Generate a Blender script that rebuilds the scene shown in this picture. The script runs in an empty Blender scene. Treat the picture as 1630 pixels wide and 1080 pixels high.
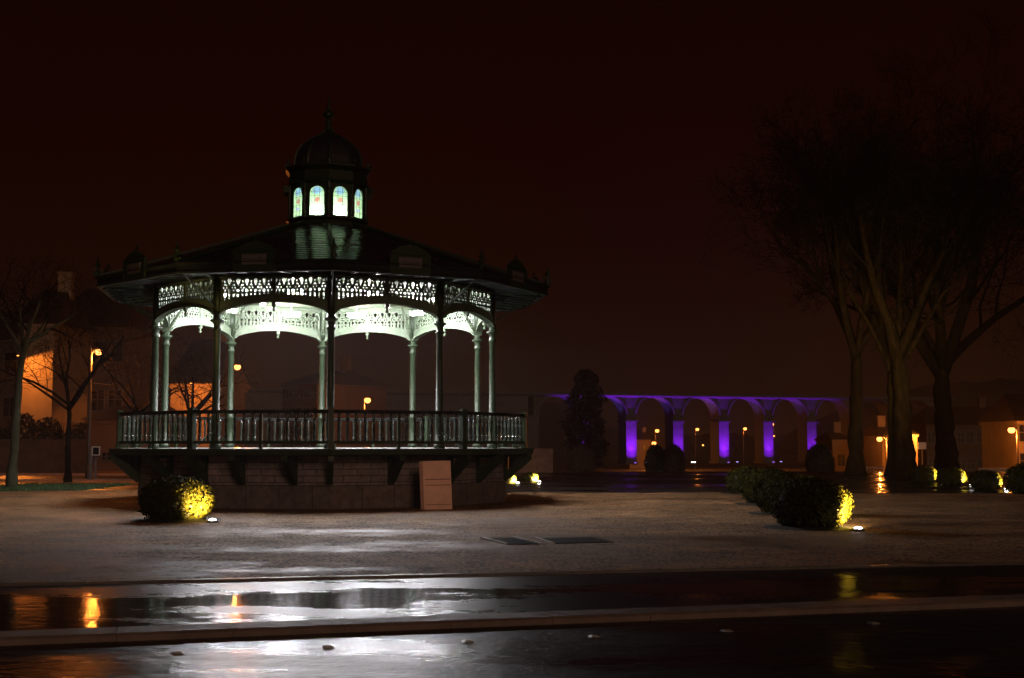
import bpy, math, random
from mathutils import Vector, Matrix, Euler

sc = bpy.context.scene
COL = sc.collection
R = math.radians
PI = math.pi

# ------------------------------------------------------------------ camera
F = 2094.0
EYE = Vector((0, 0, 1.65))
PITCH = math.atan(165 / F)
CM = Euler((PI / 2 + PITCH, 0, 0)).to_matrix()
cam_d = bpy.data.cameras.new("camera")
cam_d.sensor_width = 36
cam_d.lens = F / 1630 * 36
cam_d.clip_start = 0.1
cam_d.clip_end = 6000
cam = bpy.data.objects.new("camera", cam_d)
cam.location = EYE
cam.rotation_euler = (PI / 2 + PITCH, 0, 0)
COL.objects.link(cam)
sc.camera = cam


def ray(px, py):
    return CM @ Vector(((px - 815) / F, (540 - py) / F, -1))


def P(px, py, D):
    """the point seen at photo pixel (px, py) at distance D along the ground"""
    d = ray(px, py)
    return EYE + d * (D / d.y)


def G(px, py, z=0.0):
    d = ray(px, py)
    return EYE + d * ((z - EYE.z) / d.z)


# ------------------------------------------------------------------ materials
MATS = {}


def nd(nt, t, **kw):
    n = nt.nodes.new(t)
    for k, v in kw.items():
        setattr(n, k, v)
    return n


def ramp(nt, src, stops, interp='LINEAR'):
    r = nt.nodes.new('ShaderNodeValToRGB')
    r.color_ramp.interpolation = interp
    el = r.color_ramp.elements
    while len(el) < len(stops):
        el.new(0.5)
    for e, (p, c) in zip(el, stops):
        e.position = p
        e.color = (c, c, c, 1) if isinstance(c, (int, float)) else (*c, 1)
    nt.links.new(src, r.inputs[0])
    return r.outputs[0]


def noise(nt, scale=5, detail=4, rough=0.55, stretch=(1, 1, 1), coord='Object', seed=0):
    tc = nd(nt, 'ShaderNodeTexCoord')
    mp = nd(nt, 'ShaderNodeMapping')
    mp.inputs['Scale'].default_value = stretch
    mp.inputs['Location'].default_value = (seed * 3.1, seed * 1.7, seed)
    nt.links.new(tc.outputs[coord], mp.inputs['Vector'])
    n = nd(nt, 'ShaderNodeTexNoise')
    n.inputs['Scale'].default_value = scale
    n.inputs['Detail'].default_value = detail
    n.inputs['Roughness'].default_value = rough
    nt.links.new(mp.outputs[0], n.inputs['Vector'])
    return n.outputs['Fac']


def base_mat(name):
    m = bpy.data.materials.new(name)
    m.use_nodes = True
    nt = m.node_tree
    return m, nt, nt.nodes['Principled BSDF']


def mat(name, c, rough=0.5, var=0.25, scale=6, metal=0.0, spec=0.5, bump=0.0, bscale=40, rvar=0.0, stretch=(1, 1, 1)):
    if name in MATS:
        return MATS[name]
    m, nt, b = base_mat(name)
    f = noise(nt, scale, 5, 0.6, stretch)
    lo = tuple(x * (1 - var) for x in c)
    hi = tuple(x * (1 + var) for x in c)
    nt.links.new(ramp(nt, f, [(0.3, lo), (0.7, hi)]), b.inputs['Base Color'])
    b.inputs['Metallic'].default_value = metal
    b.inputs['Specular IOR Level'].default_value = spec
    if rvar:
        nt.links.new(ramp(nt, f, [(0.3, max(0.02, rough - rvar)), (0.7, rough + rvar)]), b.inputs['Roughness'])
    else:
        b.inputs['Roughness'].default_value = rough
    if bump:
        f2 = noise(nt, bscale, 4, 0.6, stretch)
        bp = nd(nt, 'ShaderNodeBump')
        bp.inputs['Strength'].default_value = bump
        bp.inputs['Distance'].default_value = 0.02
        nt.links.new(f2, bp.inputs['Height'])
        nt.links.new(bp.outputs[0], b.inputs['Normal'])
    MATS[name] = m
    return m


def glow(name, c, s):
    if name in MATS:
        return MATS[name]
    m = bpy.data.materials.new(name)
    m.use_nodes = True
    nt = m.node_tree
    nt.nodes.clear()
    e = nd(nt, 'ShaderNodeEmission')
    e.inputs[0].default_value = (*c, 1)
    e.inputs[1].default_value = s
    o = nd(nt, 'ShaderNodeOutputMaterial')
    nt.links.new(e.outputs[0], o.inputs[0])
    MATS[name] = m
    return m


def brick_mat(name, c1, c2, cm, bw, rh, mortar=0.008, rough=0.7, off=0.5):
    m, nt, b = base_mat(name)
    tc = nd(nt, 'ShaderNodeTexCoord')
    br = nd(nt, 'ShaderNodeTexBrick')
    br.offset = off
    br.inputs['Color1'].default_value = (*c1, 1)
    br.inputs['Color2'].default_value = (*c2, 1)
    br.inputs['Mortar'].default_value = (*cm, 1)
    br.inputs['Scale'].default_value = 1
    br.inputs['Brick Width'].default_value = bw
    br.inputs['Row Height'].default_value = rh
    br.inputs['Mortar Size'].default_value = mortar
    nt.links.new(tc.outputs['UV'], br.inputs['Vector'])
    f = noise(nt, 5, 6, 0.65)
    mx = nd(nt, 'ShaderNodeMix', data_type='RGBA', blend_type='MULTIPLY')
    mx.inputs['Factor'].default_value = 1
    nt.links.new(br.outputs['Color'], mx.inputs['A'])
    nt.links.new(ramp(nt, f, [(0.25, 0.45), (0.75, 1.5)]), mx.inputs['B'])
    nt.links.new(mx.outputs['Result'], b.inputs['Base Color'])
    b.inputs['Roughness'].default_value = rough
    f2 = noise(nt, 45, 5, 0.6)
    ad = nd(nt, 'ShaderNodeMath', operation='MULTIPLY_ADD')
    ad.inputs[1].default_value = -1.4
    nt.links.new(br.outputs['Fac'], ad.inputs[0])
    nt.links.new(f2, ad.inputs[2])
    bp = nd(nt, 'ShaderNodeBump')
    bp.inputs['Strength'].default_value = 0.7
    bp.inputs['Distance'].default_value = 0.015
    nt.links.new(ad.outputs[0], bp.inputs['Height'])
    nt.links.new(bp.outputs[0], b.inputs['Normal'])
    MATS[name] = m
    return m


def wet_ground(name, c, grain_var, dry, wet, patch_scale, stretch, lo, hi, bump, gscale=70, seed=0, spec=0.5, var2=0.25, mott=0, dip=False, tight=0.2, ripple=0.0):
    """rain-wet paving: a patchy film of water over a grainy surface"""
    m, nt, b = base_mat(name)
    patch = noise(nt, patch_scale, 6, 0.6, stretch, seed=seed)
    mask = ramp(nt, patch, [(lo, 0.0), (hi, 1.0)])          # 1 = standing water
    grain = noise(nt, gscale, 3, 0.7, seed=seed + 1)
    big = noise(nt, 0.5, 5, 0.6, seed=seed + 2)
    if mott:
        # trodden, half-drained spots a hand to a pace across
        mo = noise(nt, mott, 5, 0.7, (1.1, 1.0, 1), seed=seed + 3)
        gm = nd(nt, 'ShaderNodeMix')
        gm.inputs['Factor'].default_value = 0.3
        nt.links.new(grain, gm.inputs['A'])
        nt.links.new(mo, gm.inputs['B'])
        grain = gm.outputs['Result']
        ma = nd(nt, 'ShaderNodeMath', operation='MULTIPLY_ADD')
        ma.inputs[1].default_value = 0.5
        nt.links.new(mo, ma.inputs[0])
        sb = nd(nt, 'ShaderNodeMath', operation='SUBTRACT')
        nt.links.new(patch, sb.inputs[0])
        sb.inputs[1].default_value = 0.25
        nt.links.new(sb.outputs[0], ma.inputs[2])
        mask = ramp(nt, ma.outputs[0], [(lo, 0.0), (hi, 1.0)])
    if dip:
        # water gathers along the middle of the lane; coarse grains stand out of it
        tc = nd(nt, 'ShaderNodeTexCoord')
        dt = nd(nt, 'ShaderNodeVectorMath', operation='DOT_PRODUCT')
        dt.inputs[1].default_value = tuple(na)
        nt.links.new(tc.outputs['Object'], dt.inputs[0])
        d0 = a0.dot(na)
        across = nd(nt, 'ShaderNodeMapRange')
        across.inputs['From Min'].default_value = d0
        across.inputs['From Max'].default_value = d0 + 3.4
        nt.links.new(dt.outputs['Value'], across.inputs['Value'])
        bed = ramp(nt, across.outputs[0], [(0.0, 0.18), (0.28, 0.28), (0.5, 0.45), (0.72, 0.45), (0.9, 0.27), (1.0, 0.18)])
        m1 = nd(nt, 'ShaderNodeMath', operation='MULTIPLY_ADD')
        nt.links.new(patch, m1.inputs[0])
        m1.inputs[1].default_value = 2.1
        nt.links.new(bed, m1.inputs[2])
        m2 = nd(nt, 'ShaderNodeMath', operation='MULTIPLY_ADD')
        nt.links.new(grain, m2.inputs[0])
        m2.inputs[1].default_value = 0.35
        nt.links.new(m1.outputs[0], m2.inputs[2])
        m3 = nd(nt, 'ShaderNodeMath', operation='MULTIPLY')
        nt.links.new(m2.outputs[0], m3.inputs[0])
        m3.inputs[1].default_value = 0.47
        mask = ramp(nt, m3.outputs[0], [(lo + 0.105, 0.0), (hi + 0.105, 1.0)])
    c0 = ramp(nt, grain, [(0.5 - tight, tuple(x * (1 - grain_var) for x in c)), (0.5 + tight, tuple(x * (1 + grain_var) for x in c))])
    mx = nd(nt, 'ShaderNodeMix', data_type='RGBA', blend_type='MULTIPLY')
    mx.inputs['Factor'].default_value = 1
    nt.links.new(c0, mx.inputs['A'])
    nt.links.new(ramp(nt, big, [(0.3, 1 - var2), (0.7, 1 + var2)]), mx.inputs['B'])
    mx2 = nd(nt, 'ShaderNodeMix', data_type='RGBA')
    nt.links.new(mask, mx2.inputs['Factor'])
    nt.links.new(mx.outputs['Result'], mx2.inputs['A'])
    mx2.inputs['B'].default_value = (*(x * 0.55 for x in c), 1)
    nt.links.new(mx2.outputs['Result'], b.inputs['Base Color'])
    nt.links.new(ramp(nt, mask, [(0, dry), (1, wet)]), b.inputs['Roughness'])
    b.inputs['Specular IOR Level'].default_value = spec
    inv = nd(nt, 'ShaderNodeMath', operation='MULTIPLY_ADD')
    inv.inputs[1].default_value = -bump * 0.97
    inv.inputs[2].default_value = bump
    nt.links.new(mask, inv.inputs[0])
    bp = nd(nt, 'ShaderNodeBump')
    bp.inputs['Distance'].default_value = 0.01
    nt.links.new(inv.outputs[0], bp.inputs['Strength'])
    nt.links.new(grain, bp.inputs['Height'])
    if ripple:
        # slight unevenness of the rolled surface and the water film
        rp = noise(nt, 5.5, 3, 0.6, (0.8, 1, 1), seed=seed + 6)
        b2 = nd(nt, 'ShaderNodeBump')
        b2.inputs['Distance'].default_value = 0.05
        b2.inputs['Strength'].default_value = ripple
        nt.links.new(rp, b2.inputs['Height'])
        nt.links.new(b2.outputs[0], bp.inputs['Normal'])
    nt.links.new(bp.outputs[0], b.inputs['Normal'])
    MATS[name] = m
    return m


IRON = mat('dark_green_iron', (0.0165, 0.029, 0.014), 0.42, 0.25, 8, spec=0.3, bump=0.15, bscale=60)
LAMPLITIRON = mat('lamplit_green_iron', (0.085, 0.115, 0.074), 0.5, 0.2, 8, spec=0.25, bump=0.12, bscale=60)  # dark green lightened on the upper ironwork: lamp brightness put into the colour
CEIL = mat('painted_ceiling', (0.24, 0.30, 0.19), 0.6, 0.12, 3)
STONE = brick_mat('granite_courses', (0.205, 0.168, 0.162), (0.150, 0.130, 0.130), (0.035, 0.026, 0.024), 0.72, 0.165, 0.010)
PLINTH = brick_mat('granite_plinth', (0.140, 0.110, 0.100), (0.112, 0.092, 0.088), (0.03, 0.022, 0.02), 0.86, 0.58, 0.010, off=0.0)
DECK = mat('wet_deck', (0.16, 0.17, 0.15), 0.3, 0.4, 9, bump=0.4, bscale=30, rvar=0.2)
WHITE = mat('white_paint', (0.62, 0.60, 0.58), 0.5, 0.1, 8)
PLATE = mat('enamel_plate', (0.10, 0.085, 0.085), 0.4, 0.25, 12)
BARK = mat('bark', (0.017, 0.0095, 0.004), 0.9, 0.75, 5, spec=0.1, bump=1.0, bscale=9, stretch=(1, 1, 0.35))
PALEBARK = mat('pale_bark', (0.032, 0.033, 0.014), 0.85, 0.35, 9, bump=0.5, bscale=22, stretch=(1, 1, 0.3))
TWIG = mat('twigs', (0.009, 0.006, 0.004), 0.9, 0.3, 3, spec=0.1)
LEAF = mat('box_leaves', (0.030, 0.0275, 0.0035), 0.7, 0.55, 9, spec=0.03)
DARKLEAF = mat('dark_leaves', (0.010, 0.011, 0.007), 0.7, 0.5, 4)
SOIL = mat('wet_soil', (0.022, 0.018, 0.012), 0.6, 0.4, 12, bump=0.8, bscale=30)
STEEL = mat('galvanised_steel', (0.16, 0.16, 0.16), 0.45, 0.25, 8, metal=0.5)
BLACKSTEEL = mat('painted_post', (0.05, 0.045, 0.04), 0.5, 0.3, 8)
ROOFSLATE = mat('slate', (0.02, 0.019, 0.02), 0.5, 0.4, 3)
GLASSDARK = mat('dark_window', (0.008, 0.008, 0.009), 0.12, 0.2, 3)
FRAMEW = mat('window_paint', (0.10, 0.085, 0.07), 0.5, 0.2, 8)
CONCRETE = mat('kerb_stone', (0.20, 0.15, 0.125), 0.55, 0.25, 4, bump=0.6, bscale=60, rvar=0.12)


# ------------------------------------------------------------------ mesh builder
class MB:
    def __init__(self):
        self.v, self.f, self.m, self.uv = [], [], [], []

    def add(self, vs, fs, mi=0, uvs=None):
        o = len(self.v)
        self.v += [tuple(p) for p in vs]
        for i, f in enumerate(fs):
            self.f.append([o + k for k in f])
            self.m.append(mi)
            self.uv.append(uvs[i] if uvs else None)
        return self

    def box(self, c, s, rz=0, mi=0):
        x, y, z = (q / 2 for q in s)
        cs, sn = math.cos(rz), math.sin(rz)
        vs = []
        for dz in (-z, z):
            for dx, dy in ((-x, -y), (x, -y), (x, y), (-x, y)):
                vs.append((c[0] + dx * cs - dy * sn, c[1] + dx * sn + dy * cs, c[2] + dz))
        return self.add(vs, [(3, 2, 1, 0), (4, 5, 6, 7), (0, 1, 5, 4), (1, 2, 6, 5), (2, 3, 7, 6), (3, 0, 4, 7)], mi)

    def bar(self, a, b, w, h=None, mi=0):
        """square bar from a to b"""
        a, b = Vector(a), Vector(b)
        h = h or w
        d = (b - a).normalized()
        u = d.cross(Vector((0, 0, 1)))
        if u.length < 1e-4:
            u = Vector((1, 0, 0))
        u.normalize()
        n = u.cross(d).normalized()
        vs = []
        for p in (a, b):
            for su, sn in ((-1, -1), (1, -1), (1, 1), (-1, 1)):
                vs.append(p + u * (su * w / 2) + n * (sn * h / 2))
        return self.add(vs, [(3, 2, 1, 0), (4, 5, 6, 7), (0, 1, 5, 4), (1, 2, 6, 5), (2, 3, 7, 6), (3, 0, 4, 7)], mi)

    def tube(self, pts, rs, n=8, mi=0, cap=True, rough=0.0, rn=None):
        pts = [Vector(p) for p in pts]
        vs, fs = [], []
        prev = None
        for i, p in enumerate(pts):
            d = (pts[min(i + 1, len(pts) - 1)] - pts[max(i - 1, 0)])
            d.normalize()
            if prev is None:
                u = d.cross(Vector((0.31, 0.2, 0.9)))
                if u.length < 1e-3:
                    u = d.cross(Vector((1, 0, 0)))
            else:
                u = prev - d * prev.dot(d)
            u.normalize()
            prev = u
            w = d.cross(u)
            for k in range(n):
                t = 2 * PI * k / n
                q = rs[i] * (1 + (rn.gauss(0, rough) if rough else 0))
                vs.append(p + (u * math.cos(t) + w * math.sin(t)) * q)
        for i in range(len(pts) - 1):
            for k in range(n):
                k2 = (k + 1) % n
                fs.append((i * n + k, i * n + k2, (i + 1) * n + k2, (i + 1) * n + k))
        if cap:
            fs.append(tuple(reversed(range(n))))
            fs.append(tuple((len(pts) - 1) * n + k for k in range(n)))
        return self.add(vs, fs, mi)

    def lathe(self, prof, n=16, c=(0, 0, 0), mi=0, a0=0.0):
        vs, fs = [], []
        for r, z in prof:
            for k in range(n):
                t = a0 + 2 * PI * k / n
                vs.append((c[0] + r * math.sin(t), c[1] - r * math.cos(t), c[2] + z))
        for i in range(len(prof) - 1):
            for k in range(n):
                k2 = (k + 1) % n
                fs.append((i * n + k, i * n + k2, (i + 1) * n + k2, (i + 1) * n + k))
        fs.append(tuple(reversed(range(n))))
        fs.append(tuple((len(prof) - 1) * n + k for k in range(n)))
        return self.add(vs, fs, mi)

    def extrude(self, poly, y0, y1, mi=0):
        """polygon in x,z extruded along y"""
        n = len(poly)
        vs = [(x, y0, z) for x, z in poly] + [(x, y1, z) for x, z in poly]
        fs = [tuple(range(n)), tuple(reversed(range(n, 2 * n)))]
        for i in range(n):
            j = (i + 1) % n
            fs.append((j, i, n + i, n + j))
        return self.add(vs, fs, mi)

    def strip(self, lo, hi, y0, y1, mi=0):
        """a band between two polylines (x,z), as quads, extruded along y"""
        n = len(lo)
        vs = []
        for y in (y0, y1):
            vs += [(x, y, z) for x, z in lo] + [(x, y, z) for x, z in hi]
        fs = []
        for i in range(n - 1):
            fs.append((i, i + 1, n + i + 1, n + i))
            fs.append((2 * n + i + 1, 2 * n + i, 3 * n + i, 3 * n + i + 1))
            fs.append((i + 1, i, 2 * n + i, 2 * n + i + 1))
            fs.append((n + i, n + i + 1, 3 * n + i + 1, 3 * n + i))
        fs.append((0, n, 3 * n, 2 * n))
        fs.append((2 * n - 1, n - 1, 3 * n - 1, 4 * n - 1))
        return self.add(vs, fs, mi)

    def mesh(self, name, mats, smooth=False):
        me = bpy.data.meshes.new(name)
        me.from_pydata(self.v, [], self.f)
        if not isinstance(mats, (list, tuple)):
            mats = [mats]
        for m in mats:
            me.materials.append(m)
        if len(mats) > 1:
            me.polygons.foreach_set('material_index', self.m)
        if any(u for u in self.uv):
            ul = me.uv_layers.new(name='UVMap')
            k = 0
            for f, u in zip(self.f, self.uv):
                for i in range(len(f)):
                    ul.data[k].uv = u[i] if u else (0, 0)
                    k += 1
        if smooth:
            me.polygons.foreach_set('use_smooth', [True] * len(me.polygons))
        me.update()
        return me

    def build(self, name, mats, parent=None, loc=(0, 0, 0), rz=0, smooth=False):
        return put(name, self.mesh(name, mats, smooth), parent, loc, rz)


def put(name, me, parent=None, loc=(0, 0, 0), rz=0):
    o = bpy.data.objects.new(name, me)
    COL.objects.link(o)
    o.location = loc
    o.rotation_euler = (0, 0, rz)
    o.parent = parent
    return o


def tag(o, label, cat, group=None):
    o['label'] = label
    o['category'] = cat
    if group:
        o['group'] = group
    return o


def thing(name, label, cat, loc=(0, 0, 0), rz=0, group=None):
    return tag(put(name, None, None, loc, rz), label, cat, group)


def struct(o, kind='structure'):
    o['kind'] = kind
    return o


def light(kind, loc, power, color, parent=None, target=None, size=0.05, cone=60, blend=0.5, name='lamp_light'):
    d = bpy.data.lights.new(name, kind)
    d.energy = power
    d.color = color
    if kind in ('POINT', 'SPOT'):
        d.shadow_soft_size = size
    if kind == 'SPOT':
        d.spot_size = R(cone)
        d.spot_blend = blend
    o = bpy.data.objects.new(name, d)
    COL.objects.link(o)
    o.location = loc
    if target is not None:
        o.rotation_euler = (Vector(target) - Vector(loc)).to_track_quat('-Z', 'Y').to_euler()
    if parent:
        o.parent = parent
    return o


# ------------------------------------------------------------------ ground
# plaza edge and kerb lines from the photograph, extended far to both sides
a0, a1 = G(0, 929), G(1630, 895)
da = (a1 - a0).normalized()
k0, k1 = G(0, 1005, -0.014), G(1630, 946, -0.014)
dk = (k1 - k0).normalized()
nk = Vector((dk.y, -dk.x, 0))
if nk.y > 0:
    nk = -nk                       # towards the camera
na = Vector((da.y, -da.x, 0))
if na.y > 0:
    na = -na
PLAZA = wet_ground('wet_sand_paving', (0.240, 0.130, 0.058), 0.9, 0.85, 0.40, 0.42, (0.5, 1.25, 1), 0.48, 0.70, 0.45, 15, 2, var2=0.4, mott=2.5, spec=0.2, tight=0.06)
LANE = wet_ground('wet_lane_asphalt', (0.016, 0.014, 0.014), 0.6, 0.34, 0.09, 0.7, (0.5, 1.2, 1), 0.585, 0.645, 0.5, 11, 5, dip=True, spec=0.2, ripple=0.07)
ROAD = wet_ground('wet_road_asphalt', (0.020, 0.018, 0.018), 0.5, 0.42, 0.24, 0.7, (0.5, 1.2, 1), 0.46, 0.62, 0.6, 12, 9, spec=0.32, ripple=0.4)

FARX = 150


def quad(name, pts, m):
    b = MB()
    b.add(pts, [tuple(range(len(pts)))])
    return struct(b.build(name, m))


E0, E1 = a0 - da * FARX, a1 + da * FARX
K0, K1 = k0 - dk * FARX, k1 + dk * FARX
EDGE_D = 76
b = MB()
b.add([(E0.x, E0.y, 0), (E1.x, E1.y, 0), (E1.x, EDGE_D, 0), (E0.x, EDGE_D, 0)], [(0, 1, 2, 3)])
struct(b.build('plaza', PLAZA))
quad('lane', [(K0.x, K0.y, -0.028), (K1.x, K1.y, -0.028), (E1.x, E1.y, -0.028), (E0.x, E0.y, -0.028)], LANE)
# plaza edging stone between plaza and lane
na = Vector((da.y, -da.x, 0))
if na.y > 0:
    na = -na
b = MB()
for i in range(60):
    s0 = -25 + i * 1.0
    p, q = a0 + da * s0, a0 + da * (s0 + 0.995)
    vs = [p + na * 0.06, q + na * 0.06, q - na * 0.0, p - na * 0.0]
    b.add([(v.x, v.y, z) for z in (-0.06, 0.006) for v in vs],
          [(4, 5, 6, 7), (0, 1, 5, 4), (1, 2, 6, 5), (3, 0, 4, 7), (2, 3, 7, 6)])
struct(b.build('plaza_kerb', mat('edging', (0.07, 0.055, 0.05), 0.3, 0.3, 5, bump=0.4, bscale=40)))
b = MB()
for i in range(60):
    s0 = -25 + i * 1.0
    p, q = k0 + dk * s0, k0 + dk * (s0 + 0.996)
    vs = [p + nk * 0.42, q + nk * 0.42, q, p]
    vt = [p + nk * 0.39, q + nk * 0.39, q, p]
    b.add([(v.x, v.y, -0.2) for v in vs] + [(v.x, v.y, -0.036) for v in vs] + [(v.x, v.y, -0.014) for v in vt],
          [(0, 1, 5, 4), (4, 5, 9, 8), (8, 9, 10, 11), (1, 2, 10, 9, 5), (3, 0, 4, 8, 11), (2, 3, 11, 10)])
struct(b.build('road_kerb', CONCRETE))
RZ = -0.085
r0, r1 = K0 + nk * 0.3, K1 + nk * 0.3
quad('road', [(r0.x - 40, -40, RZ), (r1.x + 40, -40, RZ), (r1.x, r1.y, RZ), (r0.x, r0.y, RZ)], ROAD)

ESP = wet_ground('wet_esplanade', (0.030, 0.024, 0.020), 0.6, 0.45, 0.13, 0.35, (0.35, 1.2, 1), 0.46, 0.60, 0.5, 30, 21, spec=0.4)
rnd = random.Random(12)
b = MB()
near = []
for i in range(61):
    x = -46 + i * 1.65
    y = 43.6 + 0.35 * math.sin(x * 0.31) + 0.25 * math.sin(x * 0.93 + 1) + (2.0 if x < -9 else 0.0)
    near.append((x, y, 0.004))
n_ = len(near)
b.add(near + [(x, 55.3, 0.004) if x < -5 else (x, EDGE_D - 0.3, 0.004) for x, y, z in near], [(i, i + 1, n_ + i + 1, n_ + i) for i in range(n_ - 1)])
struct(b.build('esplanade', ESP))

# land falling away to the river valley behind the park
FIELD = mat('park_ground', (0.035, 0.028, 0.02), 0.7, 0.4, 0.6)
b = MB()
prof = [(EDGE_D, 0.0), (80, -0.25), (95, -0.9), (130, -1.75), (200, -3.4), (300, -5.0), (420, -5.4), (900, -5.4), (1000, -5.4)]
vs, fs = [], []
for i, (y, z) in enumerate(prof):
    w = max(160, y * 1.2)
    vs += [(-w, y, z), (w, y, z)]
for i in range(len(prof) - 1):
    fs.append((2 * i, 2 * i + 1, 2 * i + 3, 2 * i + 2))
b.add(vs, fs)
struct(b.build('terrain', FIELD))

# street behind the park on the left
STREET = wet_ground('wet_street', (0.03, 0.027, 0.025), 0.4, 0.35, 0.12, 0.5, (0.4, 1.2, 1), 0.5, 0.65, 0.7, 40, 14)
s_l, s_r = -40, P(640, 700, 60).x
b = MB()
b.add([(-48, 55.5, 0.008), (s_r, 58.5, 0.008), (s_r + 2, 66, 0.008), (-48, 66, 0.008)], [(0, 1, 2, 3)])
struct(b.build('street', STREET))
b = MB()
b.bar((-48, 66.2, 0.05), (s_r + 2, 66.2, 0.05), 0.3, 0.14)
b.bar((-48, 55.4, 0.03), (s_r, 58.4, 0.03), 0.2, 0.08)
struct(b.build('street_kerb', CONCRETE))

# lawn at the far left
GRASS = mat('grass_blades', (0.03, 0.06, 0.015), 0.7, 0.5, 2)
rnd = random.Random(4)
b = MB()
for i in range(9000):
    x = rnd.uniform(P(-60, 780, 46).x, P(135, 780, 46).x)
    t = (x - P(-60, 780, 46).x) / (P(135, 780, 46).x - P(-60, 780, 46).x)
    y = rnd.uniform(44.2 + 1.5 * t, 52)
    h = rnd.uniform(0.05, 0.12)
    a = rnd.uniform(0, PI)
    dx, dy = math.cos(a) * 0.02, math.sin(a) * 0.02
    lx, ly = rnd.uniform(-.05, .05), rnd.uniform(-.05, .05)
    b.add([(x - dx, y - dy, 0), (x + dx, y + dy, 0), (x + lx, y + ly, h)], [(0, 1, 2)])
struct(b.build('grass', GRASS), 'stuff')

# hills on the horizon
HILL = mat('wooded_hill', (0.012, 0.010, 0.007), 0.9, 0.4, 0.05)


def hill(D, xs, seed):
    rn = random.Random(seed)
    b = MB()
    vs = []
    pts = []
    for i in range(len(xs) - 1):
        (x0, y0), (x1, y1) = xs[i], xs[i + 1]
        n = max(2, int((x1 - x0) / 9))
        for k in range(n):
            t = k / n
            pts.append((x0 + (x1 - x0) * t, y0 + (y1 - y0) * t + rn.uniform(-3, 3)))
    pts.append(xs[-1])
    for px, py in pts:
        p = P(px, py, D)
        q = P(px, py + 20, D)
        vs += [(p.x, D + 120, -6), (p.x, D + 60, p.z), (q.x, D, q.z - 2), (q.x, D - 60, -6)]
    fs = []
    for i in range(len(pts) - 1):
        for k in range(3):
            fs.append((4 * i + k, 4 * i + k + 1, 4 * i + k + 5, 4 * i + k + 4))
    b.add(vs, fs)
    return struct(b.build('hill', HILL))


hill(800, [(-300, 600), (0, 560), (120, 590), (300, 620), (520, 640), (700, 636), (820, 622), (900, 640), (960, 676), (1100, 692), (1290, 690),
           (1370, 650), (1450, 622), (1530, 606), (1640, 596), (1900, 600)], 3)

# ------------------------------------------------------------------ the bandstand
BD = 37.9
BC = P(517.5, 700, BD)
BPHI = math.atan2(-BC.x, BC.y) + R(1.4)
stand = thing('bandstand', 'ten-sided iron bandstand, lit up inside, with a domed lantern on its roof', 'bandstand',
              (BC.x, BC.y, 0), BPHI)
ZF = 1.50


def pol(r, a, z=0.0):
    return Vector((r * math.sin(a), -r * math.cos(a), z))


A36 = R(36)
C18 = math.cos(R(18))
S18 = math.sin(R(18))


def decaring(b, rings, mi=0, uv=False, close_bottom=False, close_top=False):
    """walls through rings of (r, z): ten flat sides"""
    vs = []
    for r, z in rings:
        vs += [pol(r, k * A36, z) for k in range(10)]
    fs, uvs = [], []
    for i in range(len(rings) - 1):
        L = 2 * rings[i][0] * S18
        for k in range(10):
            k2 = (k + 1) % 10
            fs.append((i * 10 + k, i * 10 + k2, i * 10 + 10 + k2, i * 10 + 10 + k))
            if uv:
                u0 = k * 5.04
                uvs.append([(u0, rings[i][1]), (u0 + L, rings[i][1]), (u0 + L, rings[i + 1][1]), (u0, rings[i + 1][1])])
            else:
                uvs.append(None)
    if close_bottom:
        fs.append(tuple(reversed(range(10))))
        uvs.append(None)
    if close_top:
        o = (len(rings) - 1) * 10
        fs.append(tuple(o + k for k in range(10)))
        uvs.append(None)
    b.add(vs, fs, mi, uvs if uv else None)
    return b


decaring(MB(), [(5.25, 0.0), (5.25, 0.585), (5.17, 0.59)], uv=True).build('plinth', PLINTH, stand)
decaring(MB(), [(5.20, 0.588), (5.20, 1.34)], uv=True).build('base_wall', STONE, stand)
decaring(MB(), [(5.1, 1.335), (6.00, 1.335), (6.03, 1.36), (6.03, 1.46), (6.07, 1.47), (6.07, 1.495), (5.9, 1.497)]).build('deck_beam', IRON, stand)
decaring(MB(), [(5.98, 1.34), (5.98, ZF)], close_top=True).build('deck', DECK, stand)

# brackets under the deck
b = MB()
b.extrude([(0, 0.60), (0.12, 0.60), (0.12, 1.332), (0, 1.332)], -0.075, 0.075)
b.extrude([(0.11, 0.62), (0.22, 0.70), (0.80, 1.20), (0.80, 1.3325), (0.52, 1.3325), (0.11, 0.88)], -0.07, 0.07)
b.extrude([(0.12, 1.25), (0.52, 1.25), (0.52, 1.3328), (0.12, 1.3328)], -0.06, 0.06)
bracket_me = b.mesh('bracket', IRON)


def radial(name, me, r, a, z=0.0, parent=stand):
    """a part whose local +x points outward"""
    return put(name, me, parent, pol(r, a, z), a - PI / 2)


for k in range(10):
    radial('bracket', bracket_me, 5.205, k * A36)
    ap = 5.20 * C18
    L = 2 * 5.20 * S18
    for t in ((0.30, 0.72) if k == 9 else (0.5,)):
        mid = k * A36 + A36 / 2
        p = pol(ap + 0.005, mid) + Vector((math.cos(mid), math.sin(mid), 0)) * ((t - 0.5) * L)
        put('bracket', bracket_me, stand, p, mid - PI / 2)

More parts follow.
